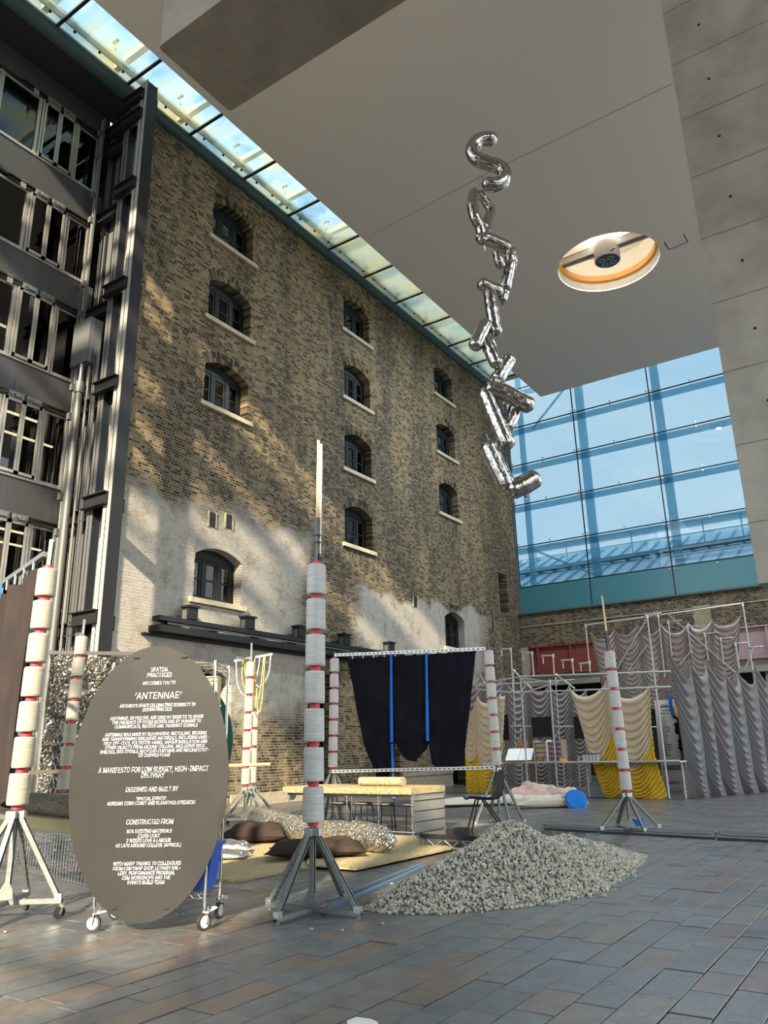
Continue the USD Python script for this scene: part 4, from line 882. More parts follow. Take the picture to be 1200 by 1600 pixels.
pipes(f2, VPlane((-12.5, 25.05), (-3.5, 25.05)), [((915, 977), (1161, 943)), ((915, 977), (922, 1050)), ((1160, 944), (1176, 1047)), ((1009, 962), (1033, 958)), ((1028, 962), (1039, 1058)), ((1044, 972), (1066, 969)), ((1044, 972), (1050, 1025)), ((1046, 962), (1148, 1050)), ((963, 1047), (1010, 968)), ((980, 1050), (1013, 1006)), ((1074, 979), (1092, 978)), ((1074, 979), (1081, 1022)), ((1101, 991), (1119, 988)), ((1101, 991), (1107, 1032)), ((1126, 998), (1146, 996)), ((1126, 998), (1131, 1038)), ((1149, 1006), (1170, 1004)), ((1149, 1006), (1155, 1045)), ((1172, 1012), (1192, 1010)), ((1165, 1045), (1176, 1012)), ((1060, 1040), (1082, 1015))], .026)
HK = [((783, 1014), (798, 1014), (802, 1082)), ((817, 1020), (831, 1020), (834, 1056)), ((848, 1025), (864, 1024), (866, 1055)), ((879, 1032), (894, 1031), (896, 1053)), ((907, 1037), (921, 1035), (922, 1051))]
HL = ['leftmost, against the brick wall', 'second from the left', 'middle one of the five', 'fourth from the left', 'rightmost and lowest of the five']
for h, l in zip(HK, HL):
    t = thing('hooked_pipe', label='hooked grey pipe standing over the pipe frame: ' + l, cat='pipe', group='hooked pipes over the frame'); pipes(t, PF, [(h[0], h[1]), (h[1], h[2])], .022)
    p = PF.sz(*h[0]); obj('end_drop', MB().rod(PF.P(p[0], p[1], 0), PF.P(p[0], p[1] - .22, 0), .02, 8), 'pipe_grey', t)
# far table and what stands on it
PT0 = PF.sz(745, 1193); PT1 = PF.sz(1062, 1190); zt_ = PF.sz(860, 1191)[1]
ta = thing('long_table', label='long grey trestle table top along the pipe frame under the drapes', cat='table')
obj('top', MB().bar(PF.P(PT0[0], zt_ - .02, -.30), PF.P(PT1[0], zt_ - .02, -.30), .56, .035, np.array([0, 0, 1])), 'pipe_grey', ta)
for px in (762, 905, 1056): q = PF.sz(px, 1200); obj('leg', MB().rod(PF.P(q[0], 0, -.5), PF.P(q[0], zt_ - .04, -.5), .025, 8), 'pipe_grey', ta)
def on_table(px, d=-.25): return PF.P(PF.sz(px, 1191)[0], zt_, d)
rzP = math.atan2(PF.d[1], PF.d[0])
principled('card_brown', (.36, .20, .10), .7); principled('paper', (.84, .84, .82), .7); principled('ink', (.10, .10, .11), .7); principled('crate_purple', (.16, .08, .20), .6); principled('crate_tan', (.42, .34, .25), .7)
b = thing('book_stand', on_table(812), rzP + .25, 'brown card stand with an open book of white pages on the far table', 'book stand')
obj('stand', MB().poly(sg.Polygon([(0, 0), (.55, 0), (.5, .34), (.45, .34)]), .62, np.array([[0, 0, 1.0], [1, 0, 0], [0, 1, 0]]), (-.40, -.3, 0)), 'card_brown', b)
for s in (-1, 1): obj('page', MB().box((-.09 + s * .19, -.06, .22), (.37, .56, .012), R=rotz(0) @ np.array([[1, 0, 0], [0, math.cos(.6), -math.sin(.6)], [0, math.sin(.6), math.cos(.6)]])), 'paper', b)
c = thing('book_crate', on_table(855), rzP, 'tan and purple slatted crate holding book spines on the far table', 'crate')
for k in range(5): obj('shelf', MB().bx(-.42, .42, -.15, .15, .02 + k * .125, .045 + k * .125), 'crate_tan', c)
for x in (-.42, -.02, .42): obj('upright', MB().bx(x - .02, x + .02, -.16, .16, 0, .6), 'paper' if abs(x) < .1 else 'crate_tan', c)
for k in range(4): obj('box_row', MB().bx(.03, .38, -.12, .13, .05 + k * .125, .13 + k * .125), 'crate_purple', c); obj('box_row', MB().bx(-.38, -.06, -.12, .1, .05 + k * .125, .12 + k * .125), 'crate_tan', c)
for k, (px, col, lab) in enumerate(((843, 'card_brown', 'brown'), (877, 'orange_gel', 'orange'))):
    t = thing('small_box', on_table(px, -.1), rzP, f'small {lab} box beside the slatted crate on the far table', 'box'); obj('body', MB().bx(-.07, .07, -.06, .06, 0, .11), col, t); obj('lid', MB().bx(-.075, .075, -.065, .065, .11, .13), 'card_brown', t)
for k in range(5):
    t = thing('glass_jar', on_table(909 + k * 5.2, -.2), 0, ['first', 'second', 'third', 'fourth', 'fifth'][k] + ' small grey jar from the left in the row on the far table', 'jar', 'row of jars on the far table')
    obj('jar', MB().lathe([(0, 0), (.05, 0), (.05, .17), (.04, .19), (0, .19)], 12), 'grey_plastic', t); obj('lid', MB().lathe([(.043, .19), (.043, .22), (0, .22)], 12), 'dark_cladding', t)
for k in range(7):
    t = thing('wooden_board', on_table(797 + k * 2.6, -.5), rzP + .1 * (k % 3), ['first', 'second', 'third', 'fourth', 'fifth', 'sixth', 'seventh'][k] + ' thin wooden board from the left in the bundle behind the book stand', 'board', 'bundle of wooden boards'); obj('board', MB().bx(-.03, .03, -.02, .02, 0, .5 + .05 * (k * 3 % 4)), 'card_brown', t)
SCN = ['left screen, beside the spool mast at the end of the black curtain', 'middle screen, above the book stand and crate', 'right screen, half behind the beige drape']
for k, (x0, x1, y0, y1) in enumerate(((782, 794, 1117, 1157), (833, 861, 1120, 1152), (899, 914, 1119, 1155))):
    a, q = PF2.sz(x0, y1), PF2.sz(x1, y0); t = thing('screen', tuple(PF2.P((a[0] + q[0]) / 2, (a[1] + q[1]) / 2, .08)), math.atan2(PF2.d[1], PF2.d[0]), 'flat black ' + SCN[k], 'screen', 'black screens on the pipe frame')
    w, h = q[0] - a[0], q[1] - a[1]; obj('panel', MB().box((0, 0, 0), (w, .05, h)), 'black_hole', t); obj('bezel', MB().bx(-w / 2, w / 2, -.03, -.02, -h / 2, -h / 2 + .02).bx(-w / 2, w / 2, -.03, -.02, h / 2 - .02, h / 2).bx(-w / 2, -w / 2 + .02, -.03, -.02, -h / 2, h / 2).bx(w / 2 - .02, w / 2, -.03, -.02, -h / 2, h / 2), 'black_steel', t)
# posters like long till receipts
PP = VPlane(gnd(1020, 1238), gnd(1075, 1237))
def poster(label, quad, lines):
    t = thing('receipt_poster', label=label, cat='poster'); q = np.array([PP.sz(*p) for p in quad]); m = MB().poly(sg.Polygon(q), .02)
    V, F = m.arrays(); obj('sheet', (PP.P(V[:, 0], V[:, 1], V[:, 2]), F), 'paper', t); k = MB()
    for x0, x1, y, h in lines:
        a, b = PP.sz(x0, y - h / 2), PP.sz(x1, y + h / 2); v, f = MB().box(((a[0] + b[0]) / 2, (a[1] + b[1]) / 2, .022), (abs(b[0] - a[0]), abs(a[1] - b[1]), .004)).arrays(); k.add(PP.P(v[:, 0], v[:, 1], v[:, 2]), f)
    obj('print', k, 'ink', t, label='rows of small print'); return t
ln = [(1033, 1043, 1102, 1.2), (1031, 1045, 1104.5, 2.0), (1033, 1045, 1110, 1.0)] + [(1031 + k * 1.6, 1031.9 + k * 1.6 + .4 * (k % 2), 1115, 3.4) for k in range(9)]
rngp = random.Random(4)
for k in range(22):
    y = 1120 + k * 2.9; ln += [(1033 + k * .22, 1033 + k * .22 + rngp.uniform(5, 14), y, .7)] + ([(1053 + k * .2, 1058 + k * .2, y, .7)] if k % 2 else [])
poster('long white till-receipt poster with small print hanging beside the grey drape', [(1022, 1094), (1053, 1093), (1064, 1187), (1031, 1188)], ln)
poster('short white sheet with cut lower corner under the long receipt poster', [(1032, 1192), (1065, 1192), (1067, 1220), (1062, 1229), (1036, 1228)], [(1036, 1063, 1196 + k * 2.2, .8) for k in range(4)] + [(1040, 1061, 1222 + k * 2, .7) for k in range(2)])
for lab, col, px in (('dark blue and black', 'blue_strap', [(1046, 1086), (1047, 1098), (1048, 1110), (1051, 1120)]), ('orange and pink', 'orange_gel', [(1054, 1104), (1055, 1113), (1057, 1122)]), ('black curved', 'black_cloth', [(1054, 1130), (1057, 1137), (1055, 1144)]), ('black forked', 'black_cloth', [(1061, 1155), (1062, 1163), (1061, 1170)])):
    t = thing('sock', label=f'{lab} sock pinned beside the long receipt poster', cat='sock'); pts = [PP.P(*PP.sz(*p), .07) for p in px]; obj('leg', MB().tube(pts, [.05] * (len(pts) - 1) + [.035], 8), col, t, smooth=True); obj('toe', MB().tube([pts[-1], pts[-1] + PP.d * .1 + np.array([0, 0, -.03])], [.04, .03], 8), 'black_cloth', t, smooth=True)

# ------------------------------------------------------------------ the oval sign hung on a wire trolley
principled('sign_grey', (.019, .0195, .020), .45, noise=(1.7, (.025, .025, .025), .4, .65), spec=.2)
principled('white_print', (.86, .85, .82), .6)
principled('green_board', (.02, .115, .085), .5)
fl_, fr_ = gnd(140, 1456), gnd(322, 1454); axis = nrm(fr_ - fl_); rzT = math.atan2(axis[1], axis[0]); cT = (fl_ + fr_) / 2; TW = np.linalg.norm(fr_ - fl_)
tr = thing('wire_trolley', (cT[0], cT[1], 0), rzT, 'tall chrome wire shelving trolley on castors carrying the oval sign', 'trolley')
hw, dp, TH = TW / 2 - .02, .46, 2.08
for x in (-hw, hw):
    for y in (0, dp):
        m = MB(); m.rod((x, y, .17), (x, y, TH), .0125, 14)
        for z in np.arange(.25, TH, .1): m.rod((x, y, z), (x, y, z + .006), .0138, 14)
        obj('post', m, 'chrome', tr, smooth=40)
        wm, fm = MB(), MB(); castor(wm, fm, x, y, .17, .062, .5 + x + y); w = obj('castor', wm, 'rubber', tr, smooth=40); obj('fork', fm, 'chrome', w)
        hb = MB(); a = .5 + x + y; c_, s_ = math.cos(a), math.sin(a); hb.rod((x - s_ * .016, y + c_ * .016, .062), (x + s_ * .016, y - c_ * .016, .062), .045, 18); obj('hub', hb, 'grey_plastic', w, smooth=40)
        obj('brake_lever', MB().bar((x, y, .125), (x + c_ * .11, y + s_ * .11, .15), .05, .012), 'grey_plastic', w)
def wire_shelf(parent, z, x0, x1, y0, y1, mat='chrome', pitch=.025):
    rim = MB()
    for zz in (z, z - .032):
        for y in (y0, y1): rim.rod((x0, y, zz), (x1, y, zz), .0035, 6)
        for x in (x0, x1): rim.rod((x, y0, zz), (x, y1, zz), .0035, 6)
    for y in (y0, y1):
        n = int((x1 - x0) / .06); pts = [(x0 + (x1 - x0) * k / (2 * n), y, z - (k % 2) * .032) for k in range(2 * n + 1)]
        for k in range(2 * n): rim.rod(pts[k], pts[k + 1], .0025, 5)
    o = obj('shelf', rim, mat, parent); w = MB()
    for x in np.arange(x0 + pitch, x1, pitch): w.rod((x, y0, z), (x, y1, z), .002, 5)
    for y in np.linspace(y0, y1, 4)[1:-1]: w.rod((x0, y, z - .005), (x1, y, z - .005), .003, 5)
    obj('wire', w, mat, o, kind='stuff')
for z in (.26, .95, 1.5, 2.05): wire_shelf(tr, z, -hw, hw, 0, dp)
bx_ = thing('blue_crate', tuple(cT + axis * .18 + np.array([-axis[1], axis[0], 0]) * .24 + [0, 0, .265]), rzT, 'blue plastic crate on the bottom shelf behind the oval sign', 'crate')
cb_ = sg.Polygon([(-.26, 0), (.24, 0), (.29, .32), (-.31, .32)]); principled('blue_plastic', (.012, .055, .30), .45)
obj('body', MB().poly(cb_, .3, np.array([[1, 0, 0], [0, 0, 1.0], [0, 1, 0]]), (0, -.15, 0)), 'blue_plastic', bx_); obj('rim', MB().bx(-.33, .31, -.17, .17, .32, .345), 'blue_plastic', bx_)
pad = thing('foam_pad', tuple(cT + axis * .33 + np.array([-axis[1], axis[0], 0]) * .25 + [0, 0, 1.505]), rzT, 'pale yellow foam block standing on the trolley, right of the oval sign', 'foam'); cloth('cream_foam', (.44, .39, .23), (.40, .35, .20)); obj('block', MB().bx(-.2, .09, -.06, .06, 0, .46), 'cream_foam', pad); obj('strap', MB().bx(-.205, .095, -.065, .065, .2, .22), 'paper', pad)
nT = np.array([axis[1], -axis[0], 0])                                # towards the viewer
gS = cT + nT * .06
PS = VPlane(gS - axis, gS + axis)
l, r_, t_, b_ = PS.sz(111, 1195), PS.sz(358, 1180), PS.sz(258, 1009.5), PS.sz(213, 1443)
cx, cz, ax, az = (l[0] + r_[0]) / 2, (t_[1] + b_[1]) / 2, (r_[0] - l[0]) / 2, (t_[1] - b_[1]) / 2
si = thing('oval_sign', tuple(PS.P(cx, 0)), rzT, 'large upright dark grey oval sign with white lettering, hung on the trolley', 'sign')
XZ = np.array([[1, 0, 0], [0, 0, -1.0], [0, 1, 0]])                     # polygon (x, z), thickness towards -y (the viewer)
ov = affinity.scale(sg.Point(0, 0).buffer(1, 64), ax, az)
slots_ = []
for px, py in ((214, 1028), (289, 1027), (177, 1419), (258, 1419)):
    q = PS.sz(px, py) - [cx, cz]; slots_.append(q)
obj('board', MB().poly(ov, .012, XZ, (0, .012, cz)), 'sign_grey', si)
for q in slots_: obj('tie_slot', MB().bx(q[0] - .03, q[0] + .03, -.0035, .002, cz + q[1] - .008, cz + q[1] + .006), 'black_hole', si); obj('cable_tie', MB().tube([(q[0] - .028, -.002, cz + q[1]), (q[0] - .01, -.009, cz + q[1] - .003), (q[0] + .012, -.009, cz + q[1] - .003), (q[0] + .028, -.002, cz + q[1])], .003, 6), 'rubber', si)
LINES = [('SPATIAL', 1046, 27.4, 6.5), ('PRACTICES', 1054.5, 38, 6.5), ('WELCOMES YOU TO', 1067, 51, 5), ('\u2018ANTENNAE\u2019', 1086.5, 72, 10), ('AN EVENTS SPACE CELEBRATING DIVERSITY IN', 1101.7, 117.5, 5), ('DESIGN PRACTICE', 1108.2, 45.4, 5),
    ('ANTENNAE, OR FEELERS, ARE USED BY INSECTS TO SENSE', 1121, 145, 5), ('THE PRESENCE OF OTHER BEINGS AND BY HUMANS TO', 1127.6, 138.5, 5), ('COMMUNICATE, RECEIVE AND TRANSMIT SIGNALS', 1134.2, 129, 5),
    ('ANTENNAE WAS MADE BY SCAVENGING, RECYCLING, REUSING', 1146.6, 158, 5), ('AND TRANSFORMING DISCARDED MATERIALS, INCLUDING UNIS-', 1153.3, 165.5, 5), ('TRUT OFF-CUTS, POLYESTER YARNS, VAPOUR INSULATION AND', 1160, 162, 5), ('OTHER OBJECTS FROM AROUND COLLEGE, INCLUDING SECO', 1166.6, 155, 5), ('SHELVES, IKEA STOOLS, RECYCLED CURTAINS AND RECONSTITUT-', 1173.2, 170, 5), ('ED CHIPPED FOAM', 1179.8, 48, 5),
    ('A MANIFESTO FOR LOW BUDGET, HIGH-IMPACT', 1202, 171, 8), ('DELIVERY', 1211, 36, 7.5), ('DESIGNED AND BUILT BY', 1233, 81, 7), ('\u2018SPATIAL EVENTS\u2019:', 1247.5, 47, 5.2), ('ADRIANA COBO COREY AND KLEANTHIS KYRIAKOU', 1254.5, 137, 5.5), ('CONSTRUCTED FROM', 1284, 73, 7.5),
    ('85% EXISTING MATERIALS', 1298.5, 70, 5.6), ('\u00a31000 COST', 1306, 34, 5.6), ('2 WEEKS LOVE & LABOUR', 1313, 69, 5.6), ('40 LAPS AROUND COLLEGE (APPROX.)', 1320.5, 102, 5.6), ('WITH MANY THANKS TO COLLEAGUES', 1349, 105, 5.6), ('FROM CSM SWAP SHOP, LETHABY GAL-', 1356.4, 105, 5.6), ('LERY, PERFORMANCE PROGRAM,', 1363.8, 88, 5.6), ('CSM WORKSHOPS AND THE', 1371.2, 75, 5.6), ('EVENTS BUILD TEAM', 1378.6, 57, 5.6)]
for txt, py, wpx, hpx in LINES:
    px = 250 - (py - 1046) * .0663; q = PS.sz(px, py) - [cx, cz]; w = PS.sz(px + wpx / 2, py)[0] - PS.sz(px - wpx / 2, py)[0]; h = PS.sz(px, py - hpx / 2)[1] - PS.sz(px, py + hpx / 2)[1]
    tm = meshkit.text_mesh(txt, 1.0, .0012, bold=False); v = np.array(tm.vertices); x0, x1 = v[:, 0].min(), v[:, 0].max()
    lx_ = (v[:, 0] - (x0 + x1) / 2) / (x1 - x0) * w + (v[:, 1] - .5) * h * .10; lz = (v[:, 1] - .5) * h * 1.02
    obj('lettering', (np.c_[lx_ + q[0], -.0008 - v[:, 2], lz + q[1] + cz], np.array(tm.faces)), 'white_print', si)
gp_ = at_dist(243, 1150, (PS.P(cx, 0) - EYE) @ AWAY + .62); gb_ = thing('green_oval_board', (gp_[0], gp_[1], 0), rzT, 'dark green oval board behind the oval sign, only its rim showing', 'board')
obj('board', MB().poly(affinity.scale(sg.Point(0, 0).buffer(1, 64), ax * 1.05, az * .62), .012, XZ, (0, 0, 1.42)), 'green_board', gb_); obj('rim', MB().poly(affinity.scale(sg.Point(0, 0).buffer(1, 64), ax * 1.08, az * .635).difference(affinity.scale(sg.Point(0, 0).buffer(1, 64), ax * 1.05, az * .61)), .016, XZ, (0, .002, 1.42)), 'green_board', gb_); obj('support', MB().rod((-.3, .03, 0), (-.3, .03, 1.5), .015, 8).rod((.3, .03, 0), (.3, .03, 1.5), .015, 8).rod((-.3, .03, .7), (.3, .03, .7), .012, 8), 'galvanised', gb_)

# ------------------------------------------------------------------ crumpled foil screen, left-hand foam bench on wire cages
N_ = {'g': ('geometry', {}), 'v': ('voronoi_texture', {'scale': 15.0, 'feature': 'distance_to_edge'}), 'n': ('noise_texture', {'scale': 5.0, 'detail': 6.0}), 'va': ('mix', {'fac': .12}), 'p': ('principled_bsdf', {'base_color': (.40, .39, .36), 'metallic': .85, 'roughness': .32}), 'b': ('bump', {'strength': .6, 'distance': .05}), 'c': ('rgb_ramp', {'ramp': [(.3, (.035, .033, .028)), (.62, (.085, .08, .07)), (.75, (.30, .29, .28))]})}
MATS['foil'] = usdkit.material(stage, '/World/Looks/foil', N_, [('g.position', 'va.color1'), ('g.position', 'n.vector'), ('n.color', 'va.color2'), ('va.color', 'v.vector'), ('v.distance', 'b.height'), ('n.fac', 'c.fac'), ('c.color', 'p.base_color'), ('b.normal', 'p.normal')], surface='p.BSDF')
d0 = 12.9
Fa, Fb = at_dist(62, 1200, d0), at_dist(250, 1200, d0 + .5); PFo = VPlane(Fa, Fb)
fs = thing('foil_screen', label='crumpled silver foil on wire netting hung from a rail behind the left masts', cat='screen')
ta_ = PFo.sz(62, 1020)[1]; u = np.linspace(0, PFo.L, 90); v = np.linspace(ta_ - .06, .55, 70); UU, VV = np.meshgrid(u, v); DD = .10 * (meshkit.fbm(np.stack([UU * 3, VV * 3, UU * 0], -1), 4, 3) - .5) + .05 * np.abs(np.sin(UU * 6 + VV))
obj('foil', MB().grid(PFo.P(UU, VV, DD)), 'foil', fs, smooth=True)
obj('top_rail', MB().bar(PFo.P(-.1, ta_, .03), PFo.P(PFo.L, ta_, .03), .04, .06), 'dark_cladding', fs)
nt = MB()
for i in range(26):
    for j in range(20):
        x, z = i * PFo.L / 26, .6 + j * (ta_ - .7) / 20; s_ = PFo.L / 26; o = (j % 2) * s_ / 2; rr = random.Random(i * 31 + j)
        jit = lambda: rr.uniform(-.02, .02)
        p = PFo.P(x + o + jit(), z + jit(), .14); nt.rod(p, PFo.P(x + o + s_ * .5 + jit(), z + .07 + jit(), .14), .0022, 4); nt.rod(p, PFo.P(x + o - s_ * .5 + jit(), z + .07 + jit(), .14), .0022, 4); nt.rod(p, PFo.P(x + o + jit(), z - .03, .14), .0022, 4)
obj('netting', nt, 'chrome', fs, kind='stuff')
for px in (66, 245): q = PFo.sz(px, 1150); obj('post', MB().rod(PFo.P(q[0], 0, -.05), PFo.P(q[0], ta_, -.05), .02, 8), 'galvanised', fs)

cloth('speckled_foam', (.62, .56, .36), (.57, .50, .33)); cloth('grey_foam', (.36, .34, .29), (.30, .285, .25)); 
def chip_material(name, c1, k=1.0):
    N = {'g': ('geometry', {}), 'v': ('voronoi_texture', {'scale': 70.0}), 'sp': ('separate_color', {}), 'cr': ('rgb_ramp', {'ramp': [(0, c1), (.55, c1), (.58, tuple(x * .85 for x in c1)), (.72, (.30 * k, .27 * k, .36 * k)), (.78, (.62 * k, .40 * k, .36 * k)), (.84, (.13 * k, .13 * k, .16 * k)), (.90, (.72 * k, .66 * k, .30 * k)), (1, c1)], 'interpolate': False}),
         'p': ('principled_bsdf', {'roughness': .95, 'specular_ior_level': .1}), 'b': ('bump', {'strength': .4, 'distance': .008})}
    MATS[name] = usdkit.material(stage, '/World/Looks/' + name, N, [('g.position', 'v.vector'), ('v.color', 'sp.color'), ('sp.r', 'cr.fac'), ('cr.color', 'p.base_color'), ('v.distance', 'b.height'), ('b.normal', 'p.normal')], surface='p.BSDF')
chip_material('chip_foam', (.33, .27, .14), .55); chip_material('chip_foam_grey', (.26, .245, .21), .45)
def rounded_slab(x0, x1, y0, y1, z0, z1, r=.02):
    return MB().poly(sg.box(x0 + r, y0 + r, x1 - r, y1 - r).buffer(r, 6), z1 - z0 - .012, None, (0, 0, z0 + .006)).poly(sg.box(x0 + r, y0 + r, x1 - r, y1 - r).buffer(r * .6, 6), z1 - z0, None, (0, 0, z0))
def grid_panel(mb, p, q, z0, z1, nx, nz, r=.003):
    p, q = np.asarray(p, float), np.asarray(q, float)
    for k in range(nx + 1): c = p + (q - p) * k / nx; mb.rod((c[0], c[1], z0), (c[0], c[1], z1), r, 5)
    for k in range(nz + 1): z = z0 + (z1 - z0) * k / nz; mb.rod((p[0], p[1], z), (q[0], q[1], z), r, 5)
w0_, w1_ = gnd(24, 1366), gnd(128, 1394); axw = nrm(w1_ - w0_); rzW = math.atan2(axw[1], axw[0]); cW = w0_
lw = np.linalg.norm(w1_ - w0_) + .35
wc = thing('wire_cage_bench', (cW[0], cW[1], 0), rzW, 'long bench of stacked chrome wire panels under a foam slab, left of the oval sign', 'bench')
H_ = zat(cW, 1281)
for y in (0, .38): 
    m = MB(); grid_panel(m, (-.9, y, 0), (lw, y, 0), .06, H_ - .10, 40, 9, .0022); obj('wire_panel', m, 'chrome', wc)
for x in (-.9, lw / 2 - .3, lw): m = MB(); grid_panel(m, (x, 0, 0), (x, .38, 0), .06, H_ - .10, 12, 12); obj('wire_panel', m, 'chrome', wc)
for x in (-.86, lw - .06):
    for y in (.03, .35): wm, fm = MB(), MB(); castor(wm, fm, x, y, .08, .028, .4); w = obj('castor', wm, 'rubber', wc, smooth=40); obj('fork', fm, 'zinc_bright', w)
obj('top_frame', MB().bx(-.95, lw + .05, -.03, 0, H_ - .10, H_ - .07).bx(-.95, lw + .05, .4, .43, H_ - .10, H_ - .07).bx(-.95, -.92, 0, .4, H_ - .10, H_ - .07).bx(lw + .02, lw + .05, 0, .4, H_ - .10, H_ - .07), 'zinc_bright', wc)
fsb = thing('foam_slab', (cW[0], cW[1], H_ - .068), rzW, 'cream foam slab lying on the wire cage bench, left of the oval sign', 'foam'); obj('slab', rounded_slab(-.98, lw + .08, -.06, .46, 0, .13), 'cream_foam', fsb); obj('liner', MB().bx(-.97, lw + .07, -.05, .45, -.001, .004), 'card_brown', fsb)
def rolled_foam(name, label, loc, rz, length, r, mat):
    t = thing(name, loc, rz, label, 'foam roll'); pts = []; 
    sp = MB().rod((-length / 2, 0, r), (length / 2, 0, r), r, 28); obj('roll', sp, mat, t, smooth=50)
    for s in (-1, 1):
        sc_ = [(s * (length / 2 + .004), (r * .92 - .012 * k * .9) * math.cos(k * .5), r + (r * .92 - .012 * k * .9) * math.sin(k * .5)) for k in range(int(r * .8 / .011))]
        obj('end_spiral', MB().tube(sc_, .006, 5), mat, t)
    obj('loose_edge', MB().bx(-length / 2, length / 2, -r * .2, r * 1.05, .001, .02), mat, t); return t
tm_ = rotz(rzW) @ np.array([.62, .16, 0]); rolled_foam('foam_roll', 'grey speckled foam roll lying on the cream slab, left of the oval sign', (cW[0] + tm_[0], cW[1] + tm_[1], H_ + .063), rzW, 1.5, .12, 'chip_foam_grey')

# ------------------------------------------------------------------ foam topped wire bench with five stools
ba, bb = gnd(451, 1295), gnd(645, 1305.5); axb = nrm(bb - ba); rzB = math.atan2(axb[1], axb[0]); BL = np.linalg.norm(bb - ba); BH = (zat(ba, 1240) + zat(bb, 1240.5)) / 2; BD = .95
be = thing('foam_topped_bench', (ba[0], ba[1], 0), rzB, 'long bar of wire shelving frames with open front, stools tucked under it', 'bar table')
for k in range(5):
    x = BL * k / 4
    for y in (0, BD):
        m = MB(); m.rod((x, y, 0), (x, y, BH), .014, 10); obj('post', m, 'chrome', be, smooth=40); m = MB()
        for z in np.arange(.05, BH, .05): m.rod((x, y, z), (x, y, z + .012), .0165, 8)
        obj('post_ring', m, 'zinc_bright', be, kind='stuff')
for z in (.04, BH - .02):
    for y in (0, BD): obj('rail', MB().rod((-.03, y, z), (BL + .03, y, z), .016, 8), 'zinc_bright', be)
    for x in (0, BL): obj('rail', MB().rod((x, 0, z), (x, BD, z), .012, 8), 'zinc_bright', be)
principled('grey_board', (.19, .185, .165), .8, noise=(3, (.165, .16, .145), .4, .6))
obj('end_panel', MB().bx(BL + .015, BL + .03, .02, BD - .02, .05, BH - .03), 'grey_board', be)
for z in (.2, .36, .52): obj('end_wire', MB().bar((BL + .034, .02, z), (BL + .034, BD - .02, z), .012, .008), 'black_steel', be)
pass
for z in (.2, .36, .52): obj('back_wire', MB().bar((.02, BD + .01, z), (BL - .02, BD + .01, z), .01, .008), 'black_steel', be)
obj('end_disc', MB().lathe([(0, 0), (.1, 0), (.1, .02), (0, .02)], 20, R=np.array([[0, 0, 1.0], [1, 0, 0], [0, 1, 0]]), t=(-.12, .2, BH - .04)), 'pipe_grey', be)
fb = thing('foam_slab', (ba[0], ba[1], BH + .003), rzB, 'thick speckled yellow foam slab forming the top of the bar table', 'foam'); obj('slab', rounded_slab(-.1, BL + .04, -.08, BD + .02, 0, .105), 'chip_foam', fb); obj('under_sheet', MB().bx(-.09, BL + .03, -.07, BD + .01, -.002, .002), 'card_brown', fb)
q = ba + axb * (BL * .64) + np.array([-axb[1], axb[0], 0]) * .5; rolled_foam('foam_roll', 'speckled cream foam roll lying on the bar table top', (q[0], q[1], BH + .11), rzB, .95, .075, 'chip_foam')
principled('stool_seat', (.30, .29, .27), .5)
STL = ['leftmost stool under the bar table, left of the front spool mast', 'second stool from the left under the bar table, partly behind the front spool mast', 'third stool from the left under the bar table', 'fourth stool from the left under the bar table', 'rightmost stool under the bar table']
st0 = None
for k, px in enumerate((468, 516, 553, 587, 627)):
    t = (px - 451) / (645 - 451); p = ba + axb * (BL * (t * 1.0 + .02)) + np.array([-axb[1], axb[0], 0]) * .32
    if st0 is None:
        st0 = thing('stool', tuple(p), rzB, STL[k], 'stool', 'stools under the bar table')
        obj('seat', MB().lathe([(0, .435), (.14, .435), (.16, .441), (.165, .449), (.16, .456), (.14, .455), (0, .452)], 28), 'stool_seat', st0, smooth=40)
        for a in range(4):
            c, s = math.cos(a * PI / 2 + .6), math.sin(a * PI / 2 + .6); obj('leg', MB().tube([(c * .10, s * .10, .43), (c * .145, s * .145, .425), (c * .155, s * .155, .40), (c * .19, s * .19, 0)], .011, 8), 'black_steel', st0, smooth=True)
        obj('ring', MB().tube([(.125 * math.cos(a), .125 * math.sin(a), .424) for a in np.arange(24) * PI / 12], .009, 6, closed=True), 'black_steel', st0, smooth=True)
    else: dup(st0, tuple(map(float, p)), rzB + .2 * k, STL[k])

# ------------------------------------------------------------------ mats, bolster, cushions
def flat(name, label, px, h, mat, cat='mat', z=0.002):
    P = np.array([gnd(*p) for p in px]); t = thing(name, label=label, cat=cat); pg = sg.Polygon(P[:, :2]).buffer(-.03).buffer(.03, 4)
    obj('sheet', MB().poly(pg, h, None, (0, 0, z)), mat, t); obj('edge', MB().poly(pg.buffer(.004).difference(pg.buffer(-.012)), h * .9, None, (0, 0, z)), mat, t); return t
m1 = [(300, 1368), (322, 1374), (362, 1380), (470, 1360), (560, 1345), (470, 1303), (330, 1303), (250, 1318)]
flat('foam_mat', 'speckled yellow foam mat on the paving in front of the dark cushions', m1, .022, 'chip_foam')
flat('foam_mat', 'speckled yellow foam mat under the sequinned bolster, reaching the stage', [(480, 1357), (556, 1364), (705, 1331), (700, 1327), (656, 1322), (650, 1311), (613, 1309), (480, 1316)], .022, 'chip_foam', z=.026)
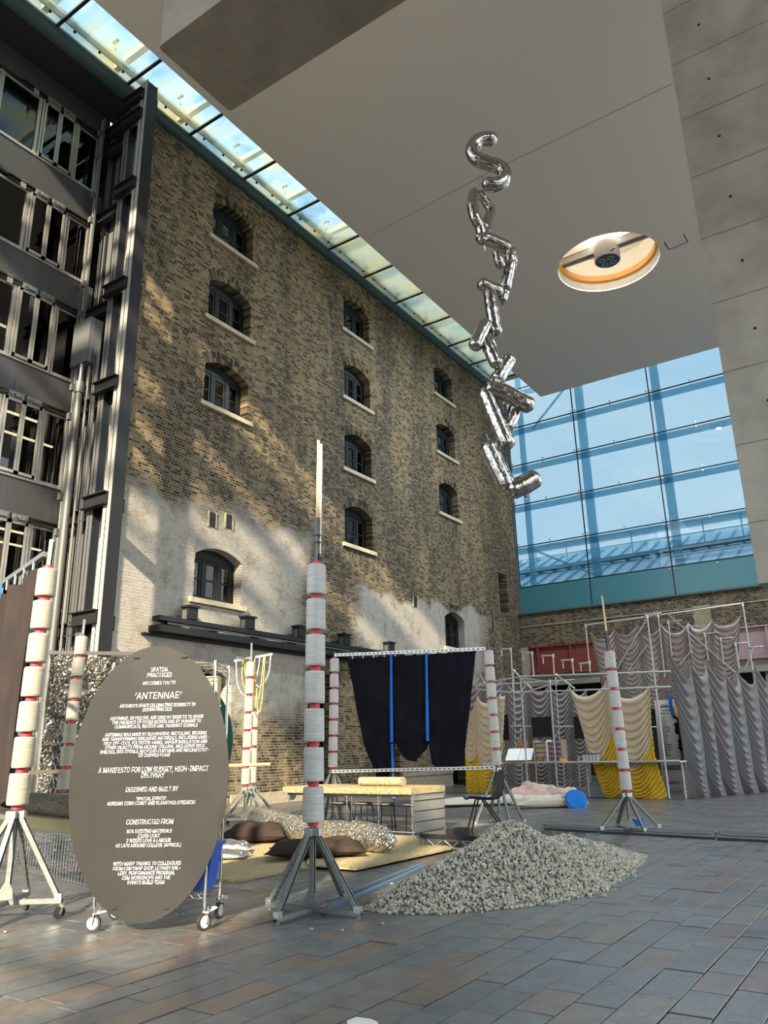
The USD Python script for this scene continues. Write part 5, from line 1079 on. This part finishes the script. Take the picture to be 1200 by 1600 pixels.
def pillow(name, label, cpx, w, d, h, rz, mat, z=.03, seed=1, cat='cushion', lump=.55):
    c = gnd(*cpx, z); t = thing(name, (c[0], c[1], z), rz, label, cat); n = 34
    u, v = np.meshgrid(np.linspace(-1, 1, n), np.linspace(-1, 1, n)); k = np.clip(1 - np.abs(u) ** 3.2, 0, 1) ** .5 * np.clip(1 - np.abs(v) ** 3.2, 0, 1) ** .5
    pin = 1 - .10 * (u * u * (1 - v * v)) - .10 * (v * v * (1 - u * u)); wr = (meshkit.fbm(np.stack([u * 2.2 + seed, v * 2.2, u * 0], -1), 4, seed) - .5)
    X, Y = u * w / 2 * pin, v * d / 2 * pin; top = h * .35 + h * .65 * k + wr * h * lump * k; bot = np.maximum(h * .35 * (1 - k), 0.0)
    m = MB().grid(np.stack([X, Y, top], -1)); f = MB().grid(np.stack([X, Y, bot], -1)); V, F = f.arrays(); m.add(V, F[:, ::-1]); obj('cover', m, mat, t, smooth=True)
    e = [(x, y, z_) for x, y, z_ in [(X[0, i], Y[0, i], top[0, i]) for i in range(n)] + [(X[i, -1], Y[i, -1], top[i, -1]) for i in range(n)] + [(X[-1, -1 - i], Y[-1, -1 - i], top[-1, -1 - i]) for i in range(n)] + [(X[-1 - i, 0], Y[-1 - i, 0], top[-1 - i, 0]) for i in range(n)]]
    obj('piping', MB().tube(e[:-1], .006, 5, closed=True), mat, t, smooth=True); return t
cloth('dark_brown_cloth', (.030, .022, .019), (.04, .03, .026))
pillow('floor_cushion', 'dark brown floor cushion at the left end of the sequinned bolster', (402, 1315), 1.0, .62, .28, rzc - .1, 'dark_brown_cloth', seed=2)
pillow('floor_cushion', 'flatter dark brown floor cushion in front of the sequinned bolster, behind the front mast', (495, 1337), 1.28, .68, .20, rzc + .05, 'dark_brown_cloth', .05, seed=5)
N_ = {'g': ('geometry', {}), 'v': ('voronoi_texture', {'scale': 75.0}), 's': ('separate_color', {}), 'cr': ('rgb_ramp', {'ramp': [(0, (.60, .56, .42)), (.3, (.70, .67, .58)), (.5, (.40, .35, .24)), (.7, (.64, .54, .58)), (.85, (.50, .62, .54)), (1, (.75, .68, .45))]}),
      'sub': ('mix', {'mix_type': 'subtract', 'fac': 1.0, 'color2': (.5, .5, .5)}), 'sc': ('mix', {'mix_type': 'multiply', 'fac': 1.0, 'color2': (1.5, 1.5, 1.5)}), 'ad': ('mix', {'mix_type': 'add', 'fac': 1.0}), 'p': ('principled_bsdf', {'metallic': .9, 'roughness': .14})}
MATS['sequins'] = usdkit.material(stage, '/World/Looks/sequins', N_, [('g.position', 'v.vector'), ('v.color', 's.color'), ('s.r', 'cr.fac'), ('cr.color', 'p.base_color'), ('v.color', 'sub.color1'), ('sub.color', 'sc.color1'), ('sc.color', 'ad.color1'), ('g.normal', 'ad.color2'), ('ad.color', 'p.normal')], surface='p.BSDF')
bp = [(398, 1292, .165), (412, 1299, .20), (440, 1309, .185), (480, 1318, .165), (520, 1325, .17), (555, 1330, .185), (585, 1334, .175), (606, 1335, .14), (616, 1335, .07)]
B_ = np.array([np.r_[gnd(x, y + 4)[:2], .045 + r] for x, y, r in bp]); R_ = np.array([b[2] for b in bp]); tt = np.linspace(0, 1, len(bp)); ts = np.linspace(0, 1, 60)
Pb = np.c_[[np.interp(ts, tt, B_[:, k]) for k in range(3)]].T; Rb = np.interp(ts, tt, R_) * (1 + .05 * np.sin(ts * 40)); Rb[0] *= .35; Rb[1] *= .7; Rb[2] *= .9
Pb = np.array([np.convolve(np.pad(Pb[:, k], 3, 'edge'), np.ones(7) / 7, 'valid') for k in range(3)]).T
bo = thing('sequinned_bolster', label='long glittering silver-gold sequinned bolster snaking over the foam mats', cat='bolster')
V, F = MB().tube(Pb, Rb, 26).arrays(); V = V + (meshkit.fbm(V * 6, 3, 5)[:, None] - .5) * .05; obj('cover', (V, F), 'sequins', bo, smooth=True)
obj('end_seam', MB().tube([Pb[-1] + [.0, 0, .05 * math.cos(a)] + RIGHT * 0 + AWAY * .05 * math.sin(a) for a in np.arange(12) * PI / 6], .008, 5, closed=True), 'sequins', bo)
principled('silver_foil', (.62, .62, .60), .25, .95, bump=(9.0, .7, .03))
pillow('foil_bag', 'folded silver foil bag on the mat beside the trolley', (356, 1333), .62, .42, .16, rzc + .1, 'silver_foil', .03, seed=9, cat='bag')
pillow('foil_bag', 'lower folded silver foil bag under the other one beside the trolley', (352, 1341), .60, .40, .10, rzc - .1, 'silver_foil', .028, seed=12, cat='bag')

# ------------------------------------------------------------------ stage with chair
sz_ = .20
A0, A1, A2 = gnd(657, 1302, sz_), gnd(772, 1308, sz_), gnd(673, 1290, sz_); ax_ = nrm(A1 - A0); rzS = math.atan2(ax_[1], ax_[0]); SD = abs((A2 - A0) @ np.array([-ax_[1], ax_[0], 0])); SLn = 2.0
st = thing('stage_platform', (A0[0], A0[1], 0), rzS, 'low black glossy stage deck on a zig-zag truss frame, carrying the chair', 'stage')
principled('stage_black', (.02, .02, .022), .12, noise=(2.0, (.035, .034, .033), .4, .6)); principled('alu', (.24, .235, .22), .45, .7)
obj('deck', MB().bx(0, SLn, 0, SD, sz_ - .055, sz_), 'stage_black', st)
obj('edge_strip', MB().bx(0, SLn, -.012, 0, sz_ - .06, sz_ - .005).bx(-.012, 0, 0, SD, sz_ - .06, sz_ - .005), 'black_steel', st)
for x in (.03, SLn - .03):
    for y in (.03, SD - .03): obj('leg', MB().bx(x - .03, x + .03, y - .03, y + .03, 0, sz_ - .055), 'alu', st)
for y in (.02, SD - .02):
    obj('bottom_rail', MB().rod((.03, y, .03), (SLn - .03, y, .03), .014, 8), 'alu', st)
    m = MB(); k = 0
    for x in np.arange(.08, SLn - .2, .14): m.rod((x, y, .04 if k % 2 else sz_ - .06), (x + .14, y, sz_ - .06 if k % 2 else .04), .009, 6); k += 1
    obj('truss_lacing', m, 'alu', st)
fg = gnd(738, 1299, sz_); bk = gnd(787, 1293.5, sz_)
ch_ = thing('school_chair', (fg[0], fg[1], sz_), 0, 'charcoal moulded plastic chair with black splayed legs standing on the stage', 'chair')
ca = nrm(RIGHT + AWAY * .12); cs = np.array([-ca[1], ca[0], 0]); sc = 1.02
prof = np.array([(-.06, .425), (-.045, .44), (.05, .437), (.16, .42), (.27, .412), (.36, .425), (.42, .47), (.445, .55), (.46, .65), (.475, .75), (.485, .80)]) * [1, 1]
wd = np.array([.19, .20, .215, .22, .215, .205, .20, .195, .185, .165, .13]); nu = 13; uu = np.linspace(-1, 1, nu); rows = []
pr = np.c_[np.interp(np.linspace(0, 10, 40), np.arange(11), prof[:, 0]), np.interp(np.linspace(0, 10, 40), np.arange(11), prof[:, 1])]; wi = np.interp(np.linspace(0, 10, 40), np.arange(11), wd)
for k in range(2): pr[1:-1] = (pr[:-2] + 2 * pr[1:-1] + pr[2:]) / 4
for (x, z), w in zip(pr, wi): rows.append([ca * (x + .02) + cs * (u * w + .16) + np.array([0, 0, z - .012 * (1 - u * u) + (.02 * abs(u) ** 3 if x < .3 else 0)]) - (ca * .03 * (1 - u * u) * -1 if x > .4 else 0) for u in uu])
rows = np.array(rows) * [sc, sc, sc]; up_ = MB().grid(rows); V, F = MB().grid(rows - np.array([0, 0, .012]) + ca * .006).arrays(); up_.add(V, F[:, ::-1])
principled('chair_plastic', (.030, .031, .036), .5); obj('shell', up_, 'chair_plastic', ch_, smooth=True)
cp = lambda x, y, z: (ca * x + cs * y) * sc + np.array([0, 0, z * sc])
for a, b in (((0, .02, 0), (.13, .08, .415)), ((0, .30, 0), (.13, .24, .415)), ((.50, .02, 0), (.20, .08, .415)), ((.50, .30, 0), (.20, .24, .415))): obj('leg', MB().rod(cp(*a), cp(*b), .011, 10), 'black_steel', ch_, smooth=40)
obj('under_frame', MB().rod(cp(.13, .08, .41), cp(.13, .24, .41), .011, 8).rod(cp(.20, .08, .41), cp(.20, .24, .41), .011, 8).rod(cp(.12, .08, .41), cp(.21, .08, .41), .011, 8).rod(cp(.12, .24, .41), cp(.21, .24, .41), .011, 8), 'black_steel', ch_)

# ------------------------------------------------------------------ gravel heap
SIL = [(583, 1412), (612, 1388), (640, 1370), (668, 1357), (700, 1339), (730, 1326), (760, 1312), (790, 1293), (812, 1281), (826, 1277), (842, 1281), (860, 1294), (880, 1301), (905, 1298), (930, 1303), (955, 1312), (985, 1322), (1008, 1331)]
FRT = [(580, 1423), (640, 1427), (700, 1425), (780, 1418), (850, 1402), (930, 1372), (1012, 1334)]
SLOPE = .74; ridge = []
for px, py in SIL:
    fx, fy = px, np.interp(px, [p[0] for p in FRT], [p[1] for p in FRT]); base = gnd(fx, fy); w = .3
    for _ in range(30):
        c = base + AWAY * w; h = max(zat(c, py + 5), 0.0); w = .5 * w + .5 * max(h / SLOPE, .02)
    ridge.append((c[0], c[1], h))
ridge = np.array(ridge); tr_ = np.linspace(0, len(ridge) - 1, 90); RD = np.c_[[np.interp(tr_, np.arange(len(ridge)), ridge[:, k]) for k in range(3)]].T
def heap(P):
    d = np.linalg.norm(P[:, None, :2] - RD[None, :, :2], axis=2); z = (RD[None, :, 2] - SLOPE * (np.sqrt(d * d + .006) - .05)).max(1)
    return z + (meshkit.fbm(np.c_[P[:, :2] * 3.5, P[:, 0] * 0], 3, 2) - .5) * .07 * np.clip(z * 6, 0, 1)
gv = thing('gravel_heap', label='long heap of loose pale grey gravel on the paving at centre right', cat='gravel', kind='stuff')
lo_b, hi_b = RD[:, :2].min(0) - 1.6, RD[:, :2].max(0) + 1.6; gx, gy = np.meshgrid(np.linspace(lo_b[0], hi_b[0], 110), np.linspace(lo_b[1], hi_b[1], 130)); HZ = heap(np.c_[gx.ravel(), gy.ravel(), gx.ravel() * 0]).reshape(gx.shape)
principled('gravel_core', (.22, .215, .19), .95); obj('mound', MB().grid(np.stack([gx, gy, np.where(HZ > 0, HZ - .012, -.05)], -1)), 'gravel_core', gv, smooth=True)
rg_ = np.random.default_rng(21); pi_ = UsdGeom.PointInstancer.Define(stage, '/World/gravel_heap/stones'); UsdGeom.Scope.Define(stage, '/World/gravel_heap/stones/kinds')
for k, c in enumerate(((.40, .385, .33), (.30, .285, .24), (.49, .47, .41), (.21, .20, .165), (.36, .33, .26))):
    principled(f'gravel_tone_{k}', c, .85); ic = trimesh.creation.icosphere(1, 1.0); v = np.array(ic.vertices); n_ = rg_.normal(0, .13, (len(v), 1)); v = v * (1 + n_) * [1.0, .8, .62]
    usdkit.mesh(stage, f'/World/gravel_heap/stones/kinds/pebble_{k:03d}', (v, np.array(ic.faces)), M(f'gravel_tone_{k}')); pi_.CreatePrototypesRel().AddTarget(f'/World/gravel_heap/stones/kinds/pebble_{k:03d}')
P = np.c_[rg_.uniform(lo_b[0], hi_b[0], 85000), rg_.uniform(lo_b[1], hi_b[1], 85000)]; z = heap(np.c_[P, P[:, 0] * 0]); keep = (z > -.012) | ((z > -.10) & (rg_.random(len(z)) < .012)); P, z = P[keep], z[keep]
S_ = rg_.uniform(.012, .021, len(P)); Q = rg_.normal(size=(len(P), 4)); Q /= np.linalg.norm(Q, axis=1, keepdims=True)
pi_.CreatePositionsAttr(Vt.Vec3fArray.FromNumpy(np.c_[P, np.maximum(z, 0) + S_ * .45].astype(np.float32))); pi_.CreateScalesAttr(Vt.Vec3fArray.FromNumpy(np.repeat(S_[:, None], 3, 1).astype(np.float32)))
pi_.CreateOrientationsAttr(Vt.QuathArray([Gf.Quath(float(q[0]), float(q[1]), float(q[2]), float(q[3])) for q in Q])); pi_.CreateProtoIndicesAttr(Vt.IntArray.FromNumpy(rg_.integers(0, 5, len(P)).astype(np.int32)))

# ------------------------------------------------------------------ things lying on the floor
principled('blue_steel', (.13, .20, .27), .4, .5)
for k, (a, b, lab) in enumerate((((506, 1428), (664, 1356), 'nearer'), ((512, 1413), (656, 1355), 'farther'))):
    p, q = gnd(*a), gnd(*b); t = thing('cable_duct', (0, 0, 0), 0, f'flat blue grey cable duct on the paving behind the front mast, {lab} of the pair', 'cable duct', 'blue cable ducts'); obj('duct', MB().bar(p + [0, 0, .015], q + [0, 0, .015], .05, .03), 'blue_steel', t); obj('lid', MB().bar(p + [0, 0, .033], q + [0, 0, .033], .036, .006), 'blue_steel', t)
principled('drain_black', (.022, .024, .028), .55)
dq = [gnd(1200, 1305.5), gnd(1200, 1317), gnd(850, 1294)]
for k, (x0, x1) in enumerate(((850, 935), (935, 1118), (1120, 1205))):
    y0 = np.interp([x0, x1], [850, 1200], [1290, 1304.5]); y1 = np.interp([x0, x1], [850, 1200], [1297, 1317]); c4 = [gnd(x0 + 1, y0[0]), gnd(x1 - 1, y0[1]), gnd(x1 - 1, y1[1]), gnd(x0 + 1, y1[0])]
    pg = sg.Polygon([p[:2] for p in c4]); t = thing('cable_ramp', label='flat black cable ramp on the paving, ' + ['left length, behind the gravel heap', 'middle length, behind the right-hand spool mast', 'right length at the edge of the photo'][k], cat='cable ramp'); obj('plate', MB().poly(pg, .035), 'drain_black', t); obj('hatch', MB().poly(affinity.scale(pg, .9, .5), .008, None, (0, 0, .035)), 'rubber', t)
t = thing('floor_strip', label='thin brownish threshold strip across the paving, just beyond the cable ramps', cat='strip'); p, q = gnd(850, 1290), gnd(1230, 1305); obj('strip', MB().bar(p + AWAY * .12 + [0, 0, .004], q + AWAY * .12 + [0, 0, .004], .12, .008), 'card_brown', t)
cloth('quilt_cream', (.60, .54, .44), (.56, .50, .42)); cloth('quilt_pink', (.55, .40, .35), (.52, .38, .34)); cloth('teal_cloth', (.02, .30, .34), (.03, .34, .36)); cloth('bright_blue', (.02, .17, .55), (.03, .2, .6))
qd = [('long low cream quilt lying flattest on the far floor, left end of the quilts', (770, 1257), 2.9, .75, .16, .2, 'quilt_cream', 3), ('pink quilt piled highest on the far floor behind the gravel', (850, 1252), 1.9, .9, .34, -.2, 'quilt_pink', 4), ('cream padded quilt fold in front of the pink one on the far floor', (858, 1261), 1.75, .5, .22, .1, 'quilt_cream', 7), ('small teal quilt end showing behind the cream quilt', (815, 1248), .9, .4, .12, .3, 'teal_cloth', 8)]
for lab, cp_, w, d, h, rz, mt, sd in qd: pillow('quilt', lab, cp_, w, d, h, rzc + rz, mt, .01, sd, 'quilt', 1.5)
t = thing('blue_pad', tuple(gnd(901, 1262) + [0, 0, .06]), rzc, 'round bright blue pad leaning on the right end of the quilts', 'pad'); obj('disc', MB().lathe([(0, 0), (.22, 0), (.25, .02), (.22, .05), (0, .055)], 28, (0, 0, .10), R=np.array([[1, 0, 0], [0, math.cos(1.0), -math.sin(1.0)], [0, math.sin(1.0), math.cos(1.0)]])), 'bright_blue', t, smooth=40); obj('rim', MB().tube([(.245 * math.cos(a), .245 * math.sin(a) * math.cos(1.0), .10 + .245 * math.sin(a) * math.sin(1.0)) for a in np.arange(28) * PI / 14], .012, 6, closed=True), 'quilt_cream', t, smooth=True)
# blue tape rolls at the foot of the right mast
p = gnd(999, 1296); t = thing('tape_roll', tuple(p), 0, 'blue and white tape roll on the base of the right-hand spool mast', 'tape'); obj('roll', MB().lathe([(.04, .06), (.09, .06), (.09, .16), (.04, .16), (.04, .06)], 20), 'bright_blue', t, smooth=40); obj('core', MB().lathe([(.035, .055), (.045, .055), (.045, .165), (.035, .165), (.035, .055)], 20), 'paper', t)
principled('pale_tile', (.52, .54, .48), .5)
p0_ = [gnd(545, 1599), gnd(557, 1594.5), gnd(578, 1597), gnd(588, 1602), gnd(575, 1616), gnd(548, 1612)]; t = thing('pale_tile', label='corner of a pale tile lying on the paving at the bottom edge of the photo', cat='tile'); obj('slab', MB().poly(sg.Polygon([q[:2] for q in p0_]).buffer(.01, 4), .012), 'pale_tile', t); obj('face', MB().poly(sg.Polygon([q[:2] for q in p0_]).buffer(.004, 4), .002, None, (0, 0, .012)), 'pale_tile', t)
for k, (px, py) in enumerate(((487, 1453), (535, 1455), (598, 1445), (8, 1458), (612, 1382), (425, 1408))):
    t = thing('loose_stone', tuple(gnd(px, py)), k, 'single pebble strayed onto the paving ' + ['under the front mast, left', 'under the front mast, right', 'just left of the gravel heap', 'at the lower left edge', 'behind the left tip of the heap', 'between trolley and front mast'][k], 'pebble'); ic = trimesh.creation.icosphere(1, .013); ic.vertices *= [1.2, .9, .7]; ic.vertices[:, 2] += .008; obj('pebble', (np.array(ic.vertices) * (1 + np.random.default_rng(k).normal(0, .08, (len(ic.vertices), 1))), np.array(ic.faces)), 'gravel_tone_1', t)

# ------------------------------------------------------------------ yellow cords on a T-frame, wooden pole
cords = thing('cord_frame', label='grey strut frame hung with loops of yellow cord above the mast right of the sign', cat='frame')
DC = 15.75; AT = lambda px, py, d=DC: at_dist(px, py, d)
m = MB()
obj('bar', MB().bar(AT(366, 1033), AT(426, 1022), .045, .045), 'galvanised', cords); obj('bar', MB().bar(AT(371, 1028, 15.4), AT(421, 1036, 16.2), .04, .04), 'galvanised', cords)
principled('yellow_cord', (.66, .42, .08), .5); principled('pale_cord', (.70, .58, .40), .5)
LOOPS = [[(369, 1031), (370, 1065), (376, 1082), (384, 1088), (390, 1086)], [(380, 1031), (378, 1050), (379, 1068), (384, 1077), (388, 1075)], [(384, 1028), (382, 1045), (385, 1060), (390, 1068)], [(406, 1027), (404, 1045), (400, 1060), (397, 1062), (395, 1058)], [(412, 1026), (409, 1060), (405, 1090), (401, 1097), (396, 1096)], [(414, 1025), (411, 1075), (408, 1105), (405, 1115), (402, 1108), (401, 1075)], [(423, 1024), (421, 1050), (412, 1070), (404, 1074), (397, 1066)], [(398, 1029), (399, 1065), (399, 1105)]]
for k, L_ in enumerate(LOOPS):
    pts = np.array([AT(*p, DC - .05 - .03 * (k % 3)) for p in L_]); q = np.linspace(0, 1, len(pts)); qs = np.linspace(0, 1, 24); sp = np.c_[[np.interp(qs, q, pts[:, j]) for j in range(3)]].T
    for _ in range(3): sp[1:-1] = (sp[:-2] + 2 * sp[1:-1] + sp[2:]) / 4
    obj('cord', MB().tube(sp, .012, 6), 'yellow_cord' if k % 3 else 'pale_cord', cords, smooth=True)
wp = thing('wooden_pole', label='long pale wooden pole running level behind the oval sign between two masts', cat='pole'); pts = [at_dist(46, 1207, 11.6), at_dist(421, 1193.5, 15.3)]
obj('pole', MB().bar(pts[0], pts[1], .05, .05), 'pale_wood', wp); obj('cord_lashing', MB().rod(pts[0] + nrm(pts[1] - pts[0]) * 1.2, pts[0] + nrm(pts[1] - pts[0]) * 1.3, .04, 8), 'rubber', wp)

# ------------------------------------------------------------------ letter balloons on a string
N_ = {'g': ('geometry', {}), 'n': ('noise_texture', {'scale': 10.0, 'detail': 3.0, 'distortion': .8}), 'b': ('bump', {'strength': .18, 'distance': .05}), 'p': ('principled_bsdf', {'base_color': (.44, .435, .42), 'metallic': 1.0, 'roughness': .06})}
MATS['balloon_foil'] = usdkit.material(stage, '/World/Looks/balloon_foil', N_, [('g.position', 'n.vector'), ('n.fac', 'b.height'), ('b.normal', 'p.normal')], surface='p.BSDF')
DB = 12.6
def smooth_path(pts, n):
    q = np.linspace(0, 1, len(pts)); s = np.linspace(0, 1, n); o = np.c_[[np.interp(s, q, np.array(pts)[:, j]) for j in range(pts.shape[1])]].T
    for _ in range(int(n * .25)): o[1:-1] = (o[:-2] + 2 * o[1:-1] + o[2:]) / 4
    return o
def stroke(mb, px, r, sharp=False, n=36, taper=True):
    """px: (x, y, depth offset) pixels of the stroke's centre line; a puffed tube with pinched seams."""
    pts = np.array([at_dist(x, y, DB + d) for x, y, d in px]); sp = smooth_path(pts, n) if not sharp else np.c_[[np.interp(np.linspace(0, 1, n), np.linspace(0, 1, len(pts)), pts[:, j]) for j in range(3)]].T
    L = np.r_[0, np.cumsum(np.linalg.norm(np.diff(sp, axis=0), axis=1))]; e = np.minimum(L, L[-1] - L); R = r * np.sqrt(np.clip(1 - (1 - np.clip(e / (r * .8), 0, 1)) ** 2, .06, 1)) * (1 + .014 * np.sin(L / r * 4.2))
    mb.tube(sp, R, 20)
    return sp
def balloon(letter, label, strokes, seams=True):
    t = thing('letter_balloon', label=label, cat='balloon', group='silver letter balloons on one string'); m = MB(); se = MB()
    for px, r in strokes:
        sp = stroke(m, px, r * .0136, n=44 if len(px) > 3 else 26)
    V, F = m.arrays(); V = V + (meshkit.fbm(V * 11, 3, 7)[:, None] - .5) * .010
    obj('body', (V, F), 'balloon_foil', t, smooth=True)
    sp = smooth_path(np.array([at_dist(x, y, DB + d) for x, y, d in strokes[0][0]]), 40); r0 = strokes[0][1] * .0128; off = AWAY * r0 * .25
    obj('seam', MB().tube(sp + np.array([0, 0, r0 * .99]), .007, 5), 'balloon_foil', t, smooth=True)
    e = at_dist(*strokes[-1][0][-1][:2], DB + strokes[-1][0][-1][2]); obj('filling_tail', MB().bar(e, e + np.array([.02, 0, -strokes[-1][1] * .0105 - .07]), .03, .006), 'balloon_foil', t)
    return t
balloon('S', 'silver letter S balloon, topmost on the string', [([(777, 219, 0), (757, 214, 0), (737, 224, 0), (736, 243, 0), (752, 254, 0), (776, 256, 0), (791, 267, 0), (789, 284, 0), (772, 292, 0), (753, 285, 0)], 10.5)])
balloon('P', 'silver letter P balloon, second from the top, twisted edge on', [([(742, 298, 0), (737, 318, -.1), (742, 340, -.1), (751, 355, 0), (756, 378, .05)], 8.0), ([(746, 299, .1), (757, 312, .25), (769, 329, .3), (762, 348, .2), (754, 356, .05)], 6.5), ([(766, 332, .2), (760, 355, .15), (755, 380, .1)], 7.5)])
balloon('A', 'silver letter A balloon, third from the top, lying on its side', [([(751, 370, 0), (772, 377, .05), (798, 390, .1)], 9.5), ([(799, 388, .1), (797, 415, .1), (788, 455, .1)], 9.0), ([(776, 391, -.1), (780, 408, -.1), (784, 420, 0)], 7.0), ([(748, 368, 0), (753, 374, -.05), (756, 381, -.05)], 8.0)])
balloon('T', 'silver letter T balloon, fourth from the top', [([(747, 440, -.05), (765, 450, 0), (786, 458, .05)], 9.5), ([(765, 452, 0), (770, 490, 0), (776, 526, .05)], 9.5), ([(787, 452, .1), (788, 462, .1), (784, 472, .1)], 6.0)])
balloon('I', 'silver letter I balloon, fifth from the top, with bent serifs', [([(763, 502, 0), (752, 520, -.05), (740, 546, -.1)], 9.5), ([(755, 526, 0), (767, 548, 0), (779, 574, 0)], 9.5), ([(799, 555, .1), (788, 574, .1), (774, 598, .05)], 10.0), ([(768, 590, 0), (772, 598, 0), (776, 604, 0)], 8.0)])
balloon('A', 'silver letter A balloon, sixth from the top, blue in the glass light', [([(757, 604, 0), (790, 614, 0), (834, 638, 0)], 11.5), ([(755, 606, .05), (775, 652, .05), (796, 702, .05)], 11.5), ([(806, 632, .15), (800, 655, .15), (789, 672, .1)], 9.0)])
balloon('L', 'silver letter L balloon, lowest on the string', [([(760, 690, 0), (776, 726, 0), (798, 768, 0)], 12.0), ([(792, 769, 0), (818, 758, 0), (843, 743, 0)], 13.0), ([(818, 764, .02), (820, 772, .02)], 3.0)])
ws = thing('suspension_wire', label='thin dark wire slanting across the ceiling behind the top balloon', cat='wire'); p, q = gnd(575, 371, CZ - .02), ony(1052, 130, 11.98); mid = at_dist(762, 270, DB + .1)
obj('wire', MB().rod(p, mid, .004, 5), 'black_steel', ws); obj('wire', MB().rod(mid, q, .004, 5), 'black_steel', ws); obj('string', MB().rod(at_dist(741, 209, DB), at_dist(783, 720, DB), .003, 5), 'chrome', ws)
